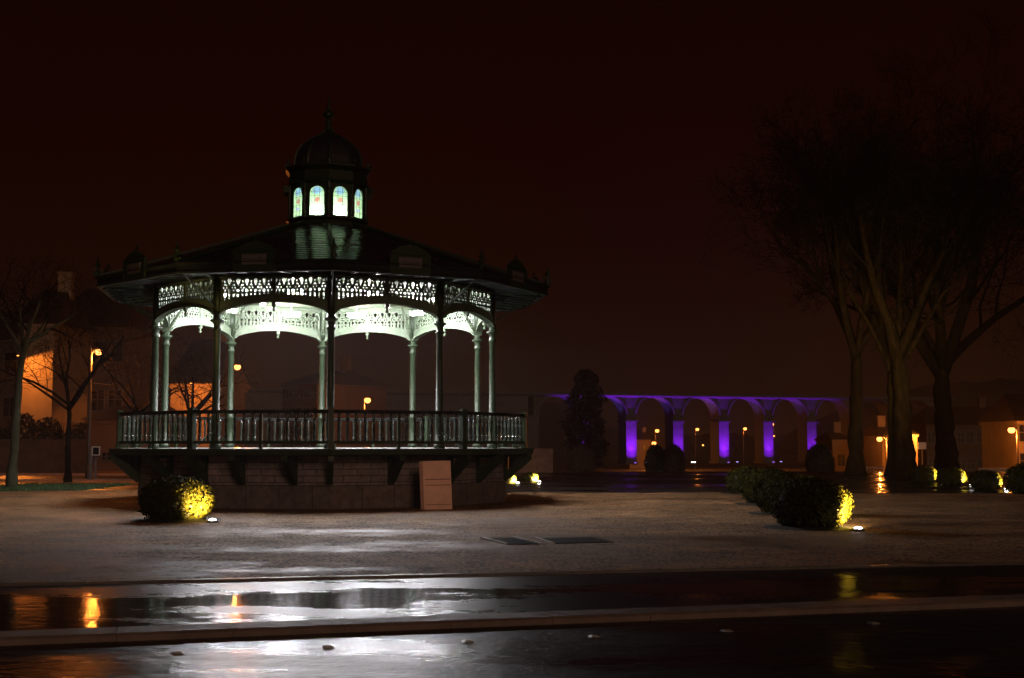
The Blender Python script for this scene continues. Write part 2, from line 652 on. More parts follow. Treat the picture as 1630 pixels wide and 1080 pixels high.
# columns
b = MB()
b.lathe([(0.15, 0), (0.15, 0.10), (0.125, 0.12), (0.14, 0.17), (0.11, 0.20), (0.105, 0.9), (0.125, 0.92), (0.125, 0.97), (0.098, 1.0),
         (0.086, 2.98), (0.105, 3.0), (0.12, 3.03), (0.105, 3.06), (0.09, 3.08), (0.092, 3.18), (0.13, 3.22), (0.175, 3.25), (0.18, 3.28), (0.13, 3.30),
         (0.10, 3.33), (0.10, 3.5)], 16)
b.box((0, 0, 3.98), (0.16, 0.16, 0.97))
col_me = b.mesh('column', IRON, True)
b = MB()
b.tube([(-0.06, 0, 3.47), (-0.72, 0, 4.42)], [0.045, 0.045], 8)
for t in (0.2, 0.28, 0.6):
    p = Vector((-0.06, 0, 3.47)).lerp(Vector((-0.72, 0, 4.42)), t)
    q = Vector((-0.06, 0, 3.47)).lerp(Vector((-0.72, 0, 4.42)), t + 0.03)
    b.tube([p, q], [0.065, 0.065], 8)
knee_me = b.mesh('knee_brace', LAMPLITIRON, True)
b = MB()
b.bar((0.08, 0, 3.60), (1.40, 0, 4.36), 0.03, 0.05)
b.bar((0.08, 0, 4.38), (1.45, 0, 4.36), 0.04, 0.07)
b.tube([(0.45 + 0.13 * math.cos(t * PI / 6), 0, 4.10 + 0.13 * math.sin(t * PI / 6)) for t in range(13)], [0.018] * 13, 6, cap=False)
eb_me = b.mesh('eave_bracket', IRON)
RC = 4.87
for k in range(10):
    radial('column', col_me, RC, k * A36, ZF)
    radial('knee_brace', knee_me, RC, k * A36, ZF)
    radial('eave_bracket', eb_me, RC, k * A36, ZF)

# arches and pierced friezes, one per side
LH = RC * S18 - 0.085           # half the clear span
AP = RC * C18
Z_CROWN, Z_SPR = 5.215, 4.97
Z_TOP = 5.87


def arch_lo(x):
    t = abs(x) / LH
    return Z_CROWN - (Z_CROWN - Z_SPR) * t ** 2.1 - (0.06 * max(0, t - 0.9) * 10) ** 1


def arch_hi(x):
    t = abs(x) / LH
    return Z_CROWN + 0.215 - 0.185 * t ** 2.0


N = 40
lo = [(-LH + 2 * LH * i / N, arch_lo(-LH + 2 * LH * i / N)) for i in range(N + 1)]
hi = [(x, arch_hi(x)) for x, _ in lo]
b = MB()
b.strip(lo, hi, -0.055, 0.055)
b.strip(lo, [(x, z + 0.035) for x, z in lo], -0.105, 0.105)
arch_me = b.mesh('arch', LAMPLITIRON)

CELL = 0.0115
HW = LH / 2 - 0.03
UNIT = HW * 2 / 5.86


def is_hole(x, z):
    if z > Z_TOP - 0.012 or z < arch_hi(x) + 0.012 or abs(x) < 0.06 or abs(x) > LH - 0.03:
        return False
    s = abs(x) - 0.06 - HW + 0.015
    u = (s / UNIT + 50.5) % 1.0 - 0.5
    u *= UNIT
    w = UNIT / 2 - abs(u)
    u = abs(u)
    # top row: urns with small gaps between
    if 5.655 < z < 5.84:
        t = (z - 5.655) / 0.185
        hw = 0.016 + 0.036 * min(1, max(0, (t - 0.18) / 0.5)) if t < 0.86 else 0.03
        if u < hw and not (0.14 < t < 0.2):
            return True
        if t < 0.33 and w < 0.052 * (1 - t / 0.33):
            return True
        if 0.45 < t < 0.7 and w < 0.018:
            return True
    if 5.44 < z < 5.64:
        if u * u + (z - 5.525) ** 2 < 0.041 ** 2:
            return True
        if (u - 0.075) ** 2 + (z - 5.605) ** 2 < 0.022 ** 2:
            return True
        if w * w + (z - 5.53) ** 2 < 0.028 ** 2:
            return True
    if z < 5.445:
        if u < 0.022 and (z * 9.0) % 1.0 > 0.22:
            return True
        if w < 0.018 and (z * 9.0) % 1.0 > 0.22:
            return True
    return False


nx = int(2 * LH / CELL)
nz = int((Z_TOP - 5.17) / CELL)
solid = [[False] * nz for _ in range(nx)]
for i in range(nx):
    x = -LH + (i + 0.5) * 2 * LH / nx
    for j in range(nz):
        z = 5.17 + (j + 0.5) * (Z_TOP - 5.17) / nz
        solid[i][j] = z > arch_hi(x) - 0.02 and not is_hole(x, z)
b = MB()
vid = {}


def vtx(i, j, s):
    key = (i, j, s)
    if key not in vid:
        vid[key] = len(b.v)
        b.v.append((-LH + i * 2 * LH / nx, -0.017 if s == 0 else 0.017, 5.17 + j * (Z_TOP - 5.17) / nz))
    return vid[key]


def addf(*f):
    b.f.append(list(f))
    b.m.append(0)
    b.uv.append(None)


for i in range(nx):
    j = 0
    while j < nz:
        if not solid[i][j]:
            j += 1
            continue
        addf(vtx(i, j, 0), vtx(i + 1, j, 0), vtx(i + 1, j + 1, 0), vtx(i, j + 1, 0))
        addf(vtx(i + 1, j, 1), vtx(i, j, 1), vtx(i, j + 1, 1), vtx(i + 1, j + 1, 1))
        if i == 0 or not solid[i - 1][j]:
            addf(vtx(i, j, 1), vtx(i, j, 0), vtx(i, j + 1, 0), vtx(i, j + 1, 1))
        if i == nx - 1 or not solid[i + 1][j]:
            addf(vtx(i + 1, j, 0), vtx(i + 1, j, 1), vtx(i + 1, j + 1, 1), vtx(i + 1, j + 1, 0))
        if j == 0 or not solid[i][j - 1]:
            addf(vtx(i, j, 1), vtx(i + 1, j, 1), vtx(i + 1, j, 0), vtx(i, j, 0))
        if j == nz - 1 or not solid[i][j + 1]:
            addf(vtx(i, j + 1, 0), vtx(i + 1, j + 1, 0), vtx(i + 1, j + 1, 1), vtx(i, j + 1, 1))
        j += 1
frieze_me = b.mesh('frieze', LAMPLITIRON)

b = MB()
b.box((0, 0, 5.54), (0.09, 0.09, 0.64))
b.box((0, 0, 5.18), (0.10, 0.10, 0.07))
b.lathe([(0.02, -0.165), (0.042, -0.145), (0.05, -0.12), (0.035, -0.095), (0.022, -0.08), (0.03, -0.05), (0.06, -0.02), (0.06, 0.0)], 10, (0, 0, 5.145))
pend_me = b.mesh('pendant', LAMPLITIRON)
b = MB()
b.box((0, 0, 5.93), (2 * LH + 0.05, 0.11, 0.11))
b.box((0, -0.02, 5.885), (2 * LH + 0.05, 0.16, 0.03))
beam_me = b.mesh('ring_beam', LAMPLITIRON)


def side(name, me, r, k, z=0.0, parent=stand):
    a = k * A36 + A36 / 2
    return put(name, me, parent, pol(r, a, z), a)


for k in range(10):
    side('arch', arch_me, AP, k)
    side('frieze', frieze_me, AP, k)
    side('pendant', pend_me, AP, k)
    side('ring_beam', beam_me, AP, k)

# ceiling with ribs
b = MB()
decaring(b, [(4.78, 5.985), (0.9, 6.12)], close_top=True)
b.build('ceiling', CEIL, stand)
b = MB()
for k in range(10):
    b.bar(pol(4.75, k * A36, 5.96), pol(0.9, k * A36, 6.09), 0.08, 0.10)
decaring(b, [(2.9, 5.94), (2.98, 5.94), (2.98, 6.04)])
b.build('ceiling_ribs', CEIL, stand)

# lamps under the ceiling
LAMPW = glow('ceiling_lamp_glow', (1.0, 0.955, 0.99), 920)
bf = MB()
bf.box((0, 0, 0.10), (0.62, 0.15, 0.05))
bf.box((0, 0, 0.27), (0.04, 0.04, 0.3))
for sx in (-1, 1):
    bf.box((sx * 0.29, 0, 0.04), (0.04, 0.13, 0.1))
bf_me = bf.mesh('ceiling_lamp', WHITE)
bd = MB()
bd.tube([(-0.265, 0, 0.025), (-0.235, 0, 0.02), (0.235, 0, 0.02), (0.265, 0, 0.025)], [0.02, 0.05, 0.05, 0.02], 8)
bd_me = bd.mesh('diffuser', LAMPW, True)
spots = [(1.75, 88), (1.80, -84), (3.2, 22), (3.2, -16), (3.5, 54), (3.5, -54), (3.5, 92), (3.5, -88), (3.5, 126), (3.5, -126), (3.3, 162), (3.3, -162)]
for r, a in spots:
    p = pol(r, R(a), 5.60)
    o = put('ceiling_lamp', bf_me, stand, p, R(a))
    put('diffuser', bd_me, o)

# eaves, gutter, roof
b = MB()
decaring(b, [(4.93, 5.975), (6.36, 5.86), (6.42, 5.84)])
for k in range(10):
    for t in (0.17, 0.34, 0.5, 0.66, 0.83):
        i0, i1 = pol(4.95, k * A36, 5.955), pol(4.95, (k + 1) * A36, 5.955)
        o0, o1 = pol(6.38, k * A36, 5.84), pol(6.38, (k + 1) * A36, 5.84)
        b.bar(i0.lerp(i1, t), o0.lerp(o1, t), 0.05, 0.07)
b.build('soffit', mat('soffit_paint', (0.009, 0.012, 0.009), 0.55, 0.3, 5, spec=0.25), stand)
b = MB()
decaring(b, [(6.40, 5.80), (6.46, 5.80), (6.48, 5.84), (6.46, 5.86), (6.44, 5.90), (6.45, 5.99), (6.50, 6.02), (6.52, 6.06), (6.47, 6.09), (6.3, 6.09)])
b.build('gutter', mat('wet_iron', (0.010, 0.012, 0.011), 0.6, 0.25, 8, spec=0.2), stand)

ZINC = mat('wet_zinc_roof', (0.016, 0.016, 0.019), 0.24, 0.35, 3, spec=0.6, rvar=0.06, bump=0.12, bscale=6)
b = MB()
rings = []
nr = 22
for i in range(nr):
    r = 6.38 + (1.12 - 6.38) * i / nr
    z = 6.06 + (7.86 - 6.06) * (i / nr)
    rings += [(r, z), (r + (1.12 - 6.38) / nr * 0.97, z + 1.8 / nr - 0.012)]
decaring(b, rings)
b.build('roof', ZINC, stand)
b = MB()
for k in range(10):
    b.bar(pol(6.42, k * A36, 6.09), pol(1.15, k * A36, 7.90), 0.09, 0.07)
b.build('roof_hips', IRON, stand)

b = MB()
b.lathe([(0.06, 0), (0.06, 0.06), (0.10, 0.08), (0.10, 0.12), (0.045, 0.16), (0.04, 0.26), (0.075, 0.30), (0.08, 0.33), (0.05, 0.38), (0.02, 0.44), (0.03, 0.46), (0.008, 0.56)], 8)
b.box((0, 0, 0.2), (0.30, 0.025, 0.04))
b.box((0, 0, 0.1), (0.22, 0.025, 0.12))
fin_me = b.mesh('eave_finial', IRON)
for k in range(10):
    radial('eave_finial', fin_me, 6.44, k * A36, 6.07)

# name boards with pediments over each side of the eaves
b = MB()
b.box((0, -0.025, 0.17), (1.04, 0.05, 0.50))
pts = [(-0.52, 0.42), (0.52, 0.42), (0.50, 0.47), (0.42, 0.52), (0.27, 0.60), (0.0, 0.67), (-0.27, 0.60), (-0.42, 0.52), (-0.50, 0.47)]
b.extrude(pts, -0.06, 0.0)
for x0, z0, x1, z1 in ((-0.52, -0.08, -0.52, 0.42), (0.52, -0.08, 0.52, 0.42), (-0.535, 0.42, 0.535, 0.42)):
    b.bar((x0, -0.065, z0), (x1, -0.065, z1), 0.035, 0.03)
b.lathe([(0.05, 0.65), (0.03, 0.69), (0.05, 0.73), (0.02, 0.79), (0.005, 0.84)], 8)
ped_me = b.mesh('pediment', IRON)
b = MB()
b.box((0, -0.062, 0.205), (0.62, 0.03, 0.25))
plate_me = b.mesh('name_plate', PLATE)
rnd = random.Random(11)
b = MB()
x = -0.24
while x < 0.24:
    h = rnd.choice((0.05, 0.05, 0.10, 0.07))
    b.box((x, -0.0795, 0.19 + h / 2 - 0.02), (0.018, 0.006, h))
    if rnd.random() < 0.6:
        b.box((x + 0.022, -0.0795, 0.19 + rnd.uniform(-0.015, 0.03)), (0.028, 0.006, 0.014))
    x += rnd.uniform(0.05, 0.07)
let_me = b.mesh('lettering', mat('dark_lettering', (0.02, 0.015, 0.015), 0.6))
for k in range(10):
    o = side('pediment', ped_me, 6.43 * C18, k, 5.90)
    q = put('name_plate', plate_me, o)
    put('lettering', let_me, q)

# the lantern (cupola)
ZS = 8.02                          # window sills
RL = 1.10
decaring(MB(), [(1.20, 7.80), (1.20, 7.88), (1.12, 7.92), (1.12, 7.96), (1.24, 7.985), (1.24, ZS - 0.005), (1.0, ZS)]).build('lantern_base', IRON, stand)
LW = 2 * RL * S18
LA = RL * C18
WH, WB, WR = 0.215, 0.06, 0.68    # half width, sill, springing
ZH = 1.02
b = MB()
# frame with an arched opening
n = 14
arc = [(WH * math.cos(PI * i / n), WR + WH * math.sin(PI * i / n)) for i in range(n + 1)]
inner = [(WH, WB)] + arc + [(-WH, WB)]
outer = [(LW / 2, 0.0)] + [(LW / 2, 0.70 + 0.32 * min(1, i / 4)) if i <= 4 else ((-LW / 2, 0.70 + 0.32 * min(1, (n - i) / 4)) if i >= n - 4 else
        (LW / 2 * (1 - 2 * (i - 4) / (n - 8)), ZH)) for i in range(n + 1)] + [(-LW / 2, 0.0)]
for y in (-0.03, 0.03):
    m_ = len(inner)
    vs = [(x, y, z) for x, z in inner] + [(x, y, z) for x, z in outer]
    fs = []
    for i in range(m_ - 1):
        f = (i, m_ + i, m_ + i + 1, i + 1)
        fs.append(f if y > 0 else tuple(reversed(f)))
    f = (m_ - 1, 2 * m_ - 1, m_, 0)
    fs.append(f if y > 0 else tuple(reversed(f)))
    b.add(vs, fs)
vs = [(x, -0.03, z) for x, z in inner] + [(x, 0.03, z) for x, z in inner]
b.add(vs, [(i, i + 1, m_ + i + 1, m_ + i) for i in range(m_ - 1)] + [(m_ - 1, 0, m_, 2 * m_ - 1)])
b.box((0, -0.05, WB - 0.03), (LW - 0.1, 0.09, 0.03))
for i in range(n):
    (x0, z0), (x1, z1) = arc[i], arc[i + 1]
    b.bar((x0 * 1.08, -0.035, WR + (z0 - WR) * 1.08), (x1 * 1.08, -0.035, WR + (z1 - WR) * 1.08), 0.03, 0.03)
wf_me = b.mesh('lantern_window', IRON)
# stained glass
m, nt, bs = base_mat('stained_glass')
nt.nodes.remove(bs)
tc = nd(nt, 'ShaderNodeTexCoord')
sx = nd(nt, 'ShaderNodeSeparateXYZ')
nt.links.new(tc.outputs['Object'], sx.inputs[0])


def mth(op, a, b_=None, c_=None):
    q = nd(nt, 'ShaderNodeMath', operation=op)
    for i, v in enumerate((a, b_, c_)):
        if v is None:
            continue
        if isinstance(v, (int, float)):
            q.inputs[i].default_value = v
        else:
            nt.links.new(v, q.inputs[i])
    return q.outputs[0]


def mixc(fac, a, c):
    q = nd(nt, 'ShaderNodeMix', data_type='RGBA')
    nt.links.new(fac, q.inputs['Factor'])
    for s, v in (('A', a), ('B', c)):
        if isinstance(v, tuple):
            q.inputs[s].default_value = (*v, 1)
        else:
            nt.links.new(v, q.inputs[s])
    return q.outputs['Result']


def blob(cx, cz, rx, rz_, wob):
    dx = mth('DIVIDE', mth('SUBTRACT', sx.outputs[0], cx), rx)
    dz = mth('DIVIDE', mth('SUBTRACT', sx.outputs[2], cz), rz_)
    d = mth('SQRT', mth('ADD', mth('MULTIPLY', dx, dx), mth('MULTIPLY', dz, dz)))
    d = mth('ADD', d, mth('MULTIPLY', mth('SUBTRACT', wob, 0.5), 1.6))
    return ramp(nt, d, [(0.75, 1.0), (0.95, 0.0)])


wob = noise(nt, 14, 2, 0.5)
vor = nd(nt, 'ShaderNodeTexVoronoi')
vor.inputs['Scale'].default_value = 30
nt.links.new(tc.outputs['Object'], vor.inputs['Vector'])
vs_ = nd(nt, 'ShaderNodeSeparateColor')
nt.links.new(vor.outputs['Color'], vs_.inputs[0])
base = ramp(nt, vs_.outputs[0], [(0.0, (0.38, 0.60, 0.33)), (0.45, (0.50, 0.70, 0.48)), (0.8, (0.60, 0.74, 0.40)), (1.0, (0.66, 0.58, 0.36))], 'CONSTANT')
c = mixc(blob(0, 0.77, 0.15, 0.13, wob), base, (0.30, 0.52, 0.80))
c = mixc(blob(0, 0.50, 0.085, 0.10, wob), c, (0.55, 0.20, 0.17))
c = mixc(blob(-0.02, 0.28, 0.10, 0.06, wob), c, (0.42, 0.42, 0.72))
tl = nd(nt, 'ShaderNodeBsdfTranslucent')
nt.links.new(c, tl.inputs[0])
gl = nd(nt, 'ShaderNodeBsdfGlossy')
gl.inputs['Roughness'].default_value = 0.1
mxs = nd(nt, 'ShaderNodeMixShader')
mxs.inputs[0].default_value = 0.06
nt.links.new(tl.outputs[0], mxs.inputs[1])
nt.links.new(gl.outputs[0], mxs.inputs[2])
nt.links.new(mxs.outputs[0], nt.nodes['Material Output'].inputs[0])
STAINED = m
b = MB()
poly = [(WH + 0.01, WB - 0.01)] + [((WH + 0.01) * math.cos(PI * i / n), WR + (WH + 0.01) * math.sin(PI * i / n)) for i in range(n + 1)] + [(-WH - 0.01, WB - 0.01)]
b.extrude(poly, -0.004, 0.004)
b.f = b.f[:1]
b.m = b.m[:1]
b.uv = b.uv[:1]
pane_me = b.mesh('stained_pane', STAINED)
b = MB()
for x in (-0.07, 0.07):
    b.box((x, -0.008, 0.45), (0.008, 0.008, 0.78))
for z in (0.22, 0.38, 0.62, 0.74):
    b.box((0, -0.0085, z), (0.42, 0.009, 0.007))
came_me = b.mesh('glazing_bars', IRON)
b = MB()
b.box((0, 0.11, 0.085), (0.15, 0.05, 0.04))
sl_me = b.mesh('window_lamp', glow('window_lamp_glow', (0.92, 1.0, 0.93), 220))
for k in range(10):
    o = side('lantern_window', wf_me, LA, k, ZS)
    put('stained_pane', pane_me, o)
    put('glazing_bars', came_me, o)
    if k in (0, 9):
        q = side('window_lamp', sl_me, LA, k, ZS)
    else:
        q = None
light('POINT', (0, 0, ZS + 0.18), 50, (0.92, 1.0, 0.93), stand, size=0.12, name='lantern_light')
decaring(MB(), [(0.05, ZS + 0.001), (1.05, ZS + 0.001)]).build('lantern_floor', CEIL, stand)
b = MB()
b.lathe([(0.05, 0), (0.05, 0.05), (0.07, 0.08), (0.055, 0.13), (0.042, 0.16), (0.04, 0.62), (0.06, 0.65), (0.06, 0.70), (0.04, 0.72), (0.04, 1.02)], 10)
b.box((0.10, 0, 0.90), (0.2, 0.04, 0.18))
lc_me = b.mesh('lantern_post', IRON)
for k in range(10):
    radial('lantern_post', lc_me, RL + 0.045, k * A36, ZS)
b = MB()
decaring(b, [(1.0, ZS + 1.0), (1.20, ZS + 1.0), (1.24, ZS + 1.03), (1.18, ZS + 1.09), (1.16, ZS + 1.36), (1.22, ZS + 1.42), (1.28, ZS + 1.48), (1.28, ZS + 1.54), (1.0, ZS + 1.62)])
b.build('lantern_cornice', IRON, stand)
b = MB()
b.box((0.05, 0, 0.07), (0.16, 0.03, 0.14))
b.lathe([(0.05, 0), (0.03, 0.1), (0.05, 0.14), (0.045, 0.19), (0.015, 0.25)], 8, (0.02, 0, 0))
orn_me = b.mesh('cornice_ornament', IRON)
for k in range(10):
    radial('cornice_ornament', orn_me, 1.18, k * A36, ZS + 1.50)
ZD = ZS + 1.58
dome = [(1.00, 0), (1.01, 0.10), (0.99, 0.25), (0.94, 0.42), (0.85, 0.58), (0.72, 0.72), (0.56, 0.84), (0.38, 0.94), (0.24, 1.01), (0.14, 1.10), (0.11, 1.18)]
decaring(MB(), [(r, ZD + z) for r, z in dome], close_top=True).build('dome', mat('dome_zinc', (0.022, 0.021, 0.023), 0.35, 0.3, 6, spec=0.5), stand)
b = MB()
for k in range(10):
    b.tube([pol(r + 0.01, k * A36, ZD + z) for r, z in dome], [0.03] * len(dome), 6)
b.build('dome_ribs', IRON, stand)
b = MB()
b.lathe([(0.14, 0), (0.17, 0.03), (0.12, 0.07), (0.07, 0.11), (0.10, 0.18), (0.13, 0.21), (0.09, 0.25), (0.06, 0.29), (0.10, 0.34), (0.17, 0.42), (0.18, 0.48), (0.12, 0.55),
         (0.05, 0.60), (0.04, 0.66), (0.075, 0.70), (0.04, 0.75), (0.03, 0.90), (0.012, 1.06)], 12, (0, 0, ZD + 1.16))
b.box((0, 0, ZD + 2.0), (0.2, 0.03, 0.03))
b.build('dome_finial', IRON, stand, smooth=True)

# railing
RR = 5.77
RAP = RR * C18
RLN = 2 * RR * S18
b = MB()
b.box((0, 0, 0.935), (RLN - 0.12, 0.12, 0.045))
b.box((0, 0, 0.89), (RLN - 0.12, 0.06, 0.05))
top_me = b.mesh('top_rail', mat('wet_rail', (0.012, 0.014, 0.014), 0.25, 0.25, 10, spec=0.5))
b = MB()
b.box((0, 0, 0.16), (RLN - 0.12, 0.06, 0.075))
bot_me = b.mesh('bottom_rail', IRON)
b = MB()
b.box((0, 0, 0.48), (0.13, 0.13, 0.96))
b.box((0, 0, 0.975), (0.17, 0.17, 0.03))
b.box((0, 0, 1.0), (0.12, 0.12, 0.03))
b.box((0, 0, 0.06), (0.16, 0.16, 0.12))
post_me = b.mesh('railing_post', IRON)
b = MB()
b.box((0, 0, 0.435), (0.075, 0.075, 0.87))
mid_me = b.mesh('middle_post', IRON)
b = MB()
b.lathe([(0.0286, 0.19), (0.0390, 0.22), (0.0312, 0.25), (0.0468, 0.268), (0.0312, 0.286), (0.0520, 0.31), (0.0338, 0.335), (0.0286, 0.36), (0.0390, 0.47), (0.0286, 0.58),
         (0.0338, 0.65), (0.0520, 0.675), (0.0312, 0.70), (0.0494, 0.72), (0.0312, 0.742), (0.0468, 0.764), (0.0286, 0.79), (0.0364, 0.83), (0.0364, 0.87)], 8)
BALM = mat('gloss_iron', (0.012, 0.017, 0.014), 0.16, 0.2, 8, spec=0.8)
bal_me = b.mesh('baluster', BALM, True)
bal_v, bal_f = list(b.v), list(b.f)
for k in range(10):
    radial('railing_post', post_me, RR, k * A36, ZF)
    side('top_rail', top_me, RAP, k, ZF)
    side('bottom_rail', bot_me, RAP, k, ZF)
    side('middle_post', mid_me, RAP, k, ZF)
    a = k * A36 + A36 / 2
    xs = []
    for s in (-1, 1):
        for i in range(7):
            xs.append(s * (0.04 + (RLN / 2 - 0.10) * (i + 0.75) / 7.35))
    if k in (0, 1, 2, 7, 8, 9):
        for x in xs:
            p = pol(RAP, a, ZF) + Vector((math.cos(a), math.sin(a), 0)) * x
            put('baluster', bal_me, stand, p, a)
b = MB()
for k in (3, 4, 5, 6):
    a = k * A36 + A36 / 2
    for s in (-1, 1):
        for i in range(7):
            x = s * (0.04 + (RLN / 2 - 0.10) * (i + 0.75) / 7.35)
            p = pol(RAP, a, ZF) + Vector((math.cos(a), math.sin(a), 0)) * x
            b.add([Vector(q) + p for q in bal_v], bal_f)
o = b.build('baluster', BALM, stand, smooth=True)
o['kind'] = 'stuff'
b = MB()
b.bar((-1.02, 0, 0.55), (-0.10, 0, 0.03), 0.05, 0.05)
stay_me = b.mesh('railing_stay', IRON)
for k in range(10):
    radial('railing_stay', stay_me, RR, k * A36, ZF)

# board leaning against the base
brd = thing('wooden_board', 'tall pale salmon board leaning upright against the stone base of the bandstand', 'board')
cor = [Vector((P(676, 700, 32.70).x, 32.70, 0.0)), Vector((P(720.5, 700, 32.95).x, 32.95, 0.0)), P(717, 733.5, 33.12), P(672.5, 734.5, 32.87)]
nb = (cor[1] - cor[0]).cross(cor[3] - cor[0]).normalized()
if nb.y > 0:
    nb = -nb
b = MB()
back = [v - nb * 0.09 - Vector((0.06, 0, 0)) for v in cor]
b.add(cor + back, [(0, 1, 2, 3), (7, 6, 5, 4), (1, 0, 4, 5), (2, 1, 5, 6), (3, 2, 6, 7), (0, 3, 7, 4)])
BOARD = mat('raw_board', (0.86, 0.52, 0.385), 0.6, 0.1, 3)
b.build('panel', BOARD, brd)
b = MB()
for t, h in ((0.10, 0.014), (0.50, 0.016), (0.62, 0.022)):
    l0, r0_ = cor[0].lerp(cor[3], t), cor[1].lerp(cor[2], t)
    b.bar(l0.lerp(r0_, 0.06) + nb * 0.004, l0.lerp(r0_, 0.97) + nb * 0.004, 0.006, h)
b.build('seam', mat('board_seam', (0.36, 0.16, 0.10), 0.7), brd)

# ------------------------------------------------------------------ hatches in the paving
HATCH = mat('cast_iron_hatch', (0.011, 0.008, 0.007), 0.8, 0.8, 9, spec=0.05, bump=0.8, bscale=50)


def hatch(pts, edge, label):
    t = thing('metal_hatch', label, 'hatch', group='metal hatches in the paving')
    g = [G(x, y) for x, y in pts]
    b = MB()
    b.add([(v.x, v.y, 0.004) for v in g] + [(v.x, v.y, 0.012) for v in g], [(4, 5, 6, 7), (0, 1, 5, 4), (1, 2, 6, 5), (2, 3, 7, 6), (3, 0, 4, 7)])
    b.build('cover', HATCH, t)
    b = MB()
    for i, j in edge:
        b.bar((g[i].x, g[i].y, 0.012), (g[j].x, g[j].y, 0.012), 0.05, 0.03)
    b.build('rim', WHITE, t)


hatch([(806, 867.5), (861, 867), (818, 857), (767, 857.5)], [(0, 3), (1, 2)], 'dark metal hatch nearer the bandstand board, with two pale steel rims')
hatch([(881, 866.3), (978, 864), (944, 856.5), (852, 857.6)], [(0, 3)], 'wider dark metal hatch to the right of the other one')

# ------------------------------------------------------------------ road studs
b = MB()
b.extrude([(-0.05, 0), (0.05, 0), (0.03, 0.014), (-0.03, 0.014)], -0.045, 0.045)
b.box((0, 0, 0.016), (0.045, 0.06, 0.004))
stud_me = b.mesh('road_stud', mat('stud_metal', (0.25, 0.24, 0.23), 0.35, 0.2, 10, metal=0.3))
ords = ['leftmost', 'second from left', 'third from left', 'fourth from left', 'fifth from left', 'rightmost']
for i, (x, y) in enumerate([(283, 1041), (523, 1032), (745, 1022.5), (946, 1015), (1157, 1006), (1391, 994)]):
    p = G(x, y, RZ)
    tag(put('road_stud', stud_me, None, (p.x, p.y, RZ + 0.004), math.atan2(dk.y, dk.x)),
        'small raised metal stud on the wet road, %s of the six' % ords[i], 'road stud', 'road studs along the road')

# ------------------------------------------------------------------ clipped bushes and ground spotlights


def bush_mesh(seed, w, d, h, nleaf, lsize, mats=None):
    rn = random.Random(seed)
    fb = MB()
    ph = [rn.uniform(0, 6.28) for _ in range(8)]

    from mathutils import noise as mn

    def surf(u, v):
        # direction -> radius with lumps
        x, y, z = math.cos(u) * math.cos(v), math.sin(u) * math.cos(v), math.sin(v)
        k = 1 + 0.035 * math.sin(3 * u + ph[0]) * math.cos(2 * v + ph[1]) + 0.03 * math.sin(5 * u + ph[2] + 3 * v) + 0.055 * mn.noise(Vector((x * 5 + seed, y * 5, z * 5))) + 0.035 * mn.noise(Vector((x * 13, y * 13 + seed, z * 13)))
        # a squarish dome
        p = 2.12
        nrm = (abs(x) ** p + abs(y) ** p + abs(z) ** p) ** (-1 / p)
        return Vector((x * nrm * w / 2 * k, y * nrm * d / 2 * k, h * 0.46 + z * nrm * h * 0.54 * k))
    vs, fs = [], []
    nu, nv = 24, 12
    for j in range(nv + 1):
        v = -1.1 + (PI / 2 + 1.1) * j / nv
        for i in range(nu):
            q = surf(2 * PI * i / nu, v)
            q = Vector((q.x * 0.9, q.y * 0.9, max(0.0, q.z * 0.92)))
            vs.append(q)
    for j in range(nv):
        for i in range(nu):
            i2 = (i + 1) % nu
            fs.append((j * nu + i, j * nu + i2, (j + 1) * nu + i2, (j + 1) * nu + i))
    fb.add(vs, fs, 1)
    for i in range(nleaf):
        u = rn.uniform(0, 2 * PI)
        v = math.asin(rn.uniform(-0.85, 1))
        q = surf(u, v)
        c0 = Vector((0, 0, h * 0.46))
        nrm = (q - c0).normalized()
        q = c0 + (q - c0) * (1 + rn.gauss(-0.03, 0.045))
        if q.z < 0.02:
            continue
        t = nrm.cross(Vector((rn.uniform(-1, 1), rn.uniform(-1, 1), rn.uniform(-1, 1))))
        if t.length < 0.05:
            continue
        t.normalize()
        n2 = (nrm + Vector((rn.uniform(-1, 1), rn.uniform(-1, 1), rn.uniform(-1, 1))) * 0.75).normalized()
        t = (t - n2 * t.dot(n2)).normalized()
        w2 = n2.cross(t)
        s = lsize * rn.uniform(0.6, 1.3)
        fb.add([q - t * s, q + w2 * s * 0.55, q + t * s, q - w2 * s * 0.55], [(0, 1, 2, 3)], 0)
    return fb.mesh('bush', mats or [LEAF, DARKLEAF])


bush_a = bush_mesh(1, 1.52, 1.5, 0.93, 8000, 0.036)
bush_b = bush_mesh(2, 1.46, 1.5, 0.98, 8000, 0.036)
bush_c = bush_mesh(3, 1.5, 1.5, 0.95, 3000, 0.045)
b = MB()
b.lathe([(0.95, 0.004), (0.9, 0.02), (0.6, 0.035), (0.02, 0.04)], 28)
soil_me = b.mesh('soil_bed', SOIL)
# spotlight: a small housing set in the ground with a bright lens
b = MB()
b.lathe([(0.13, 0), (0.13, 0.03), (0.115, 0.045), (0.08, 0.05)], 14)
hous_me = b.mesh('housing', STEEL)
b = MB()
b.lathe([(0.075, 0.045), (0.068, 0.06), (0.045, 0.072), (0.01, 0.077)], 12)
lens_me = b.mesh('lens', glow('spot_lens', (1.0, 0.90, 1.0), 55), True)
lens_far = b.mesh('lens', glow('spot_lens_far', (1.0, 0.92, 0.85), 30), True)


def bush(me, px, py, label, rz=0.0, scale=1.0, bed=True):
    p = G(px, py)
    t = thing('clipped_bush', label, 'bush', (p.x, p.y, 0), rz, 'clipped round bushes')
    t.scale = (scale,) * 3
    put('foliage', me, t)
    if bed:
        put('soil_bed', soil_me, t)
    return t


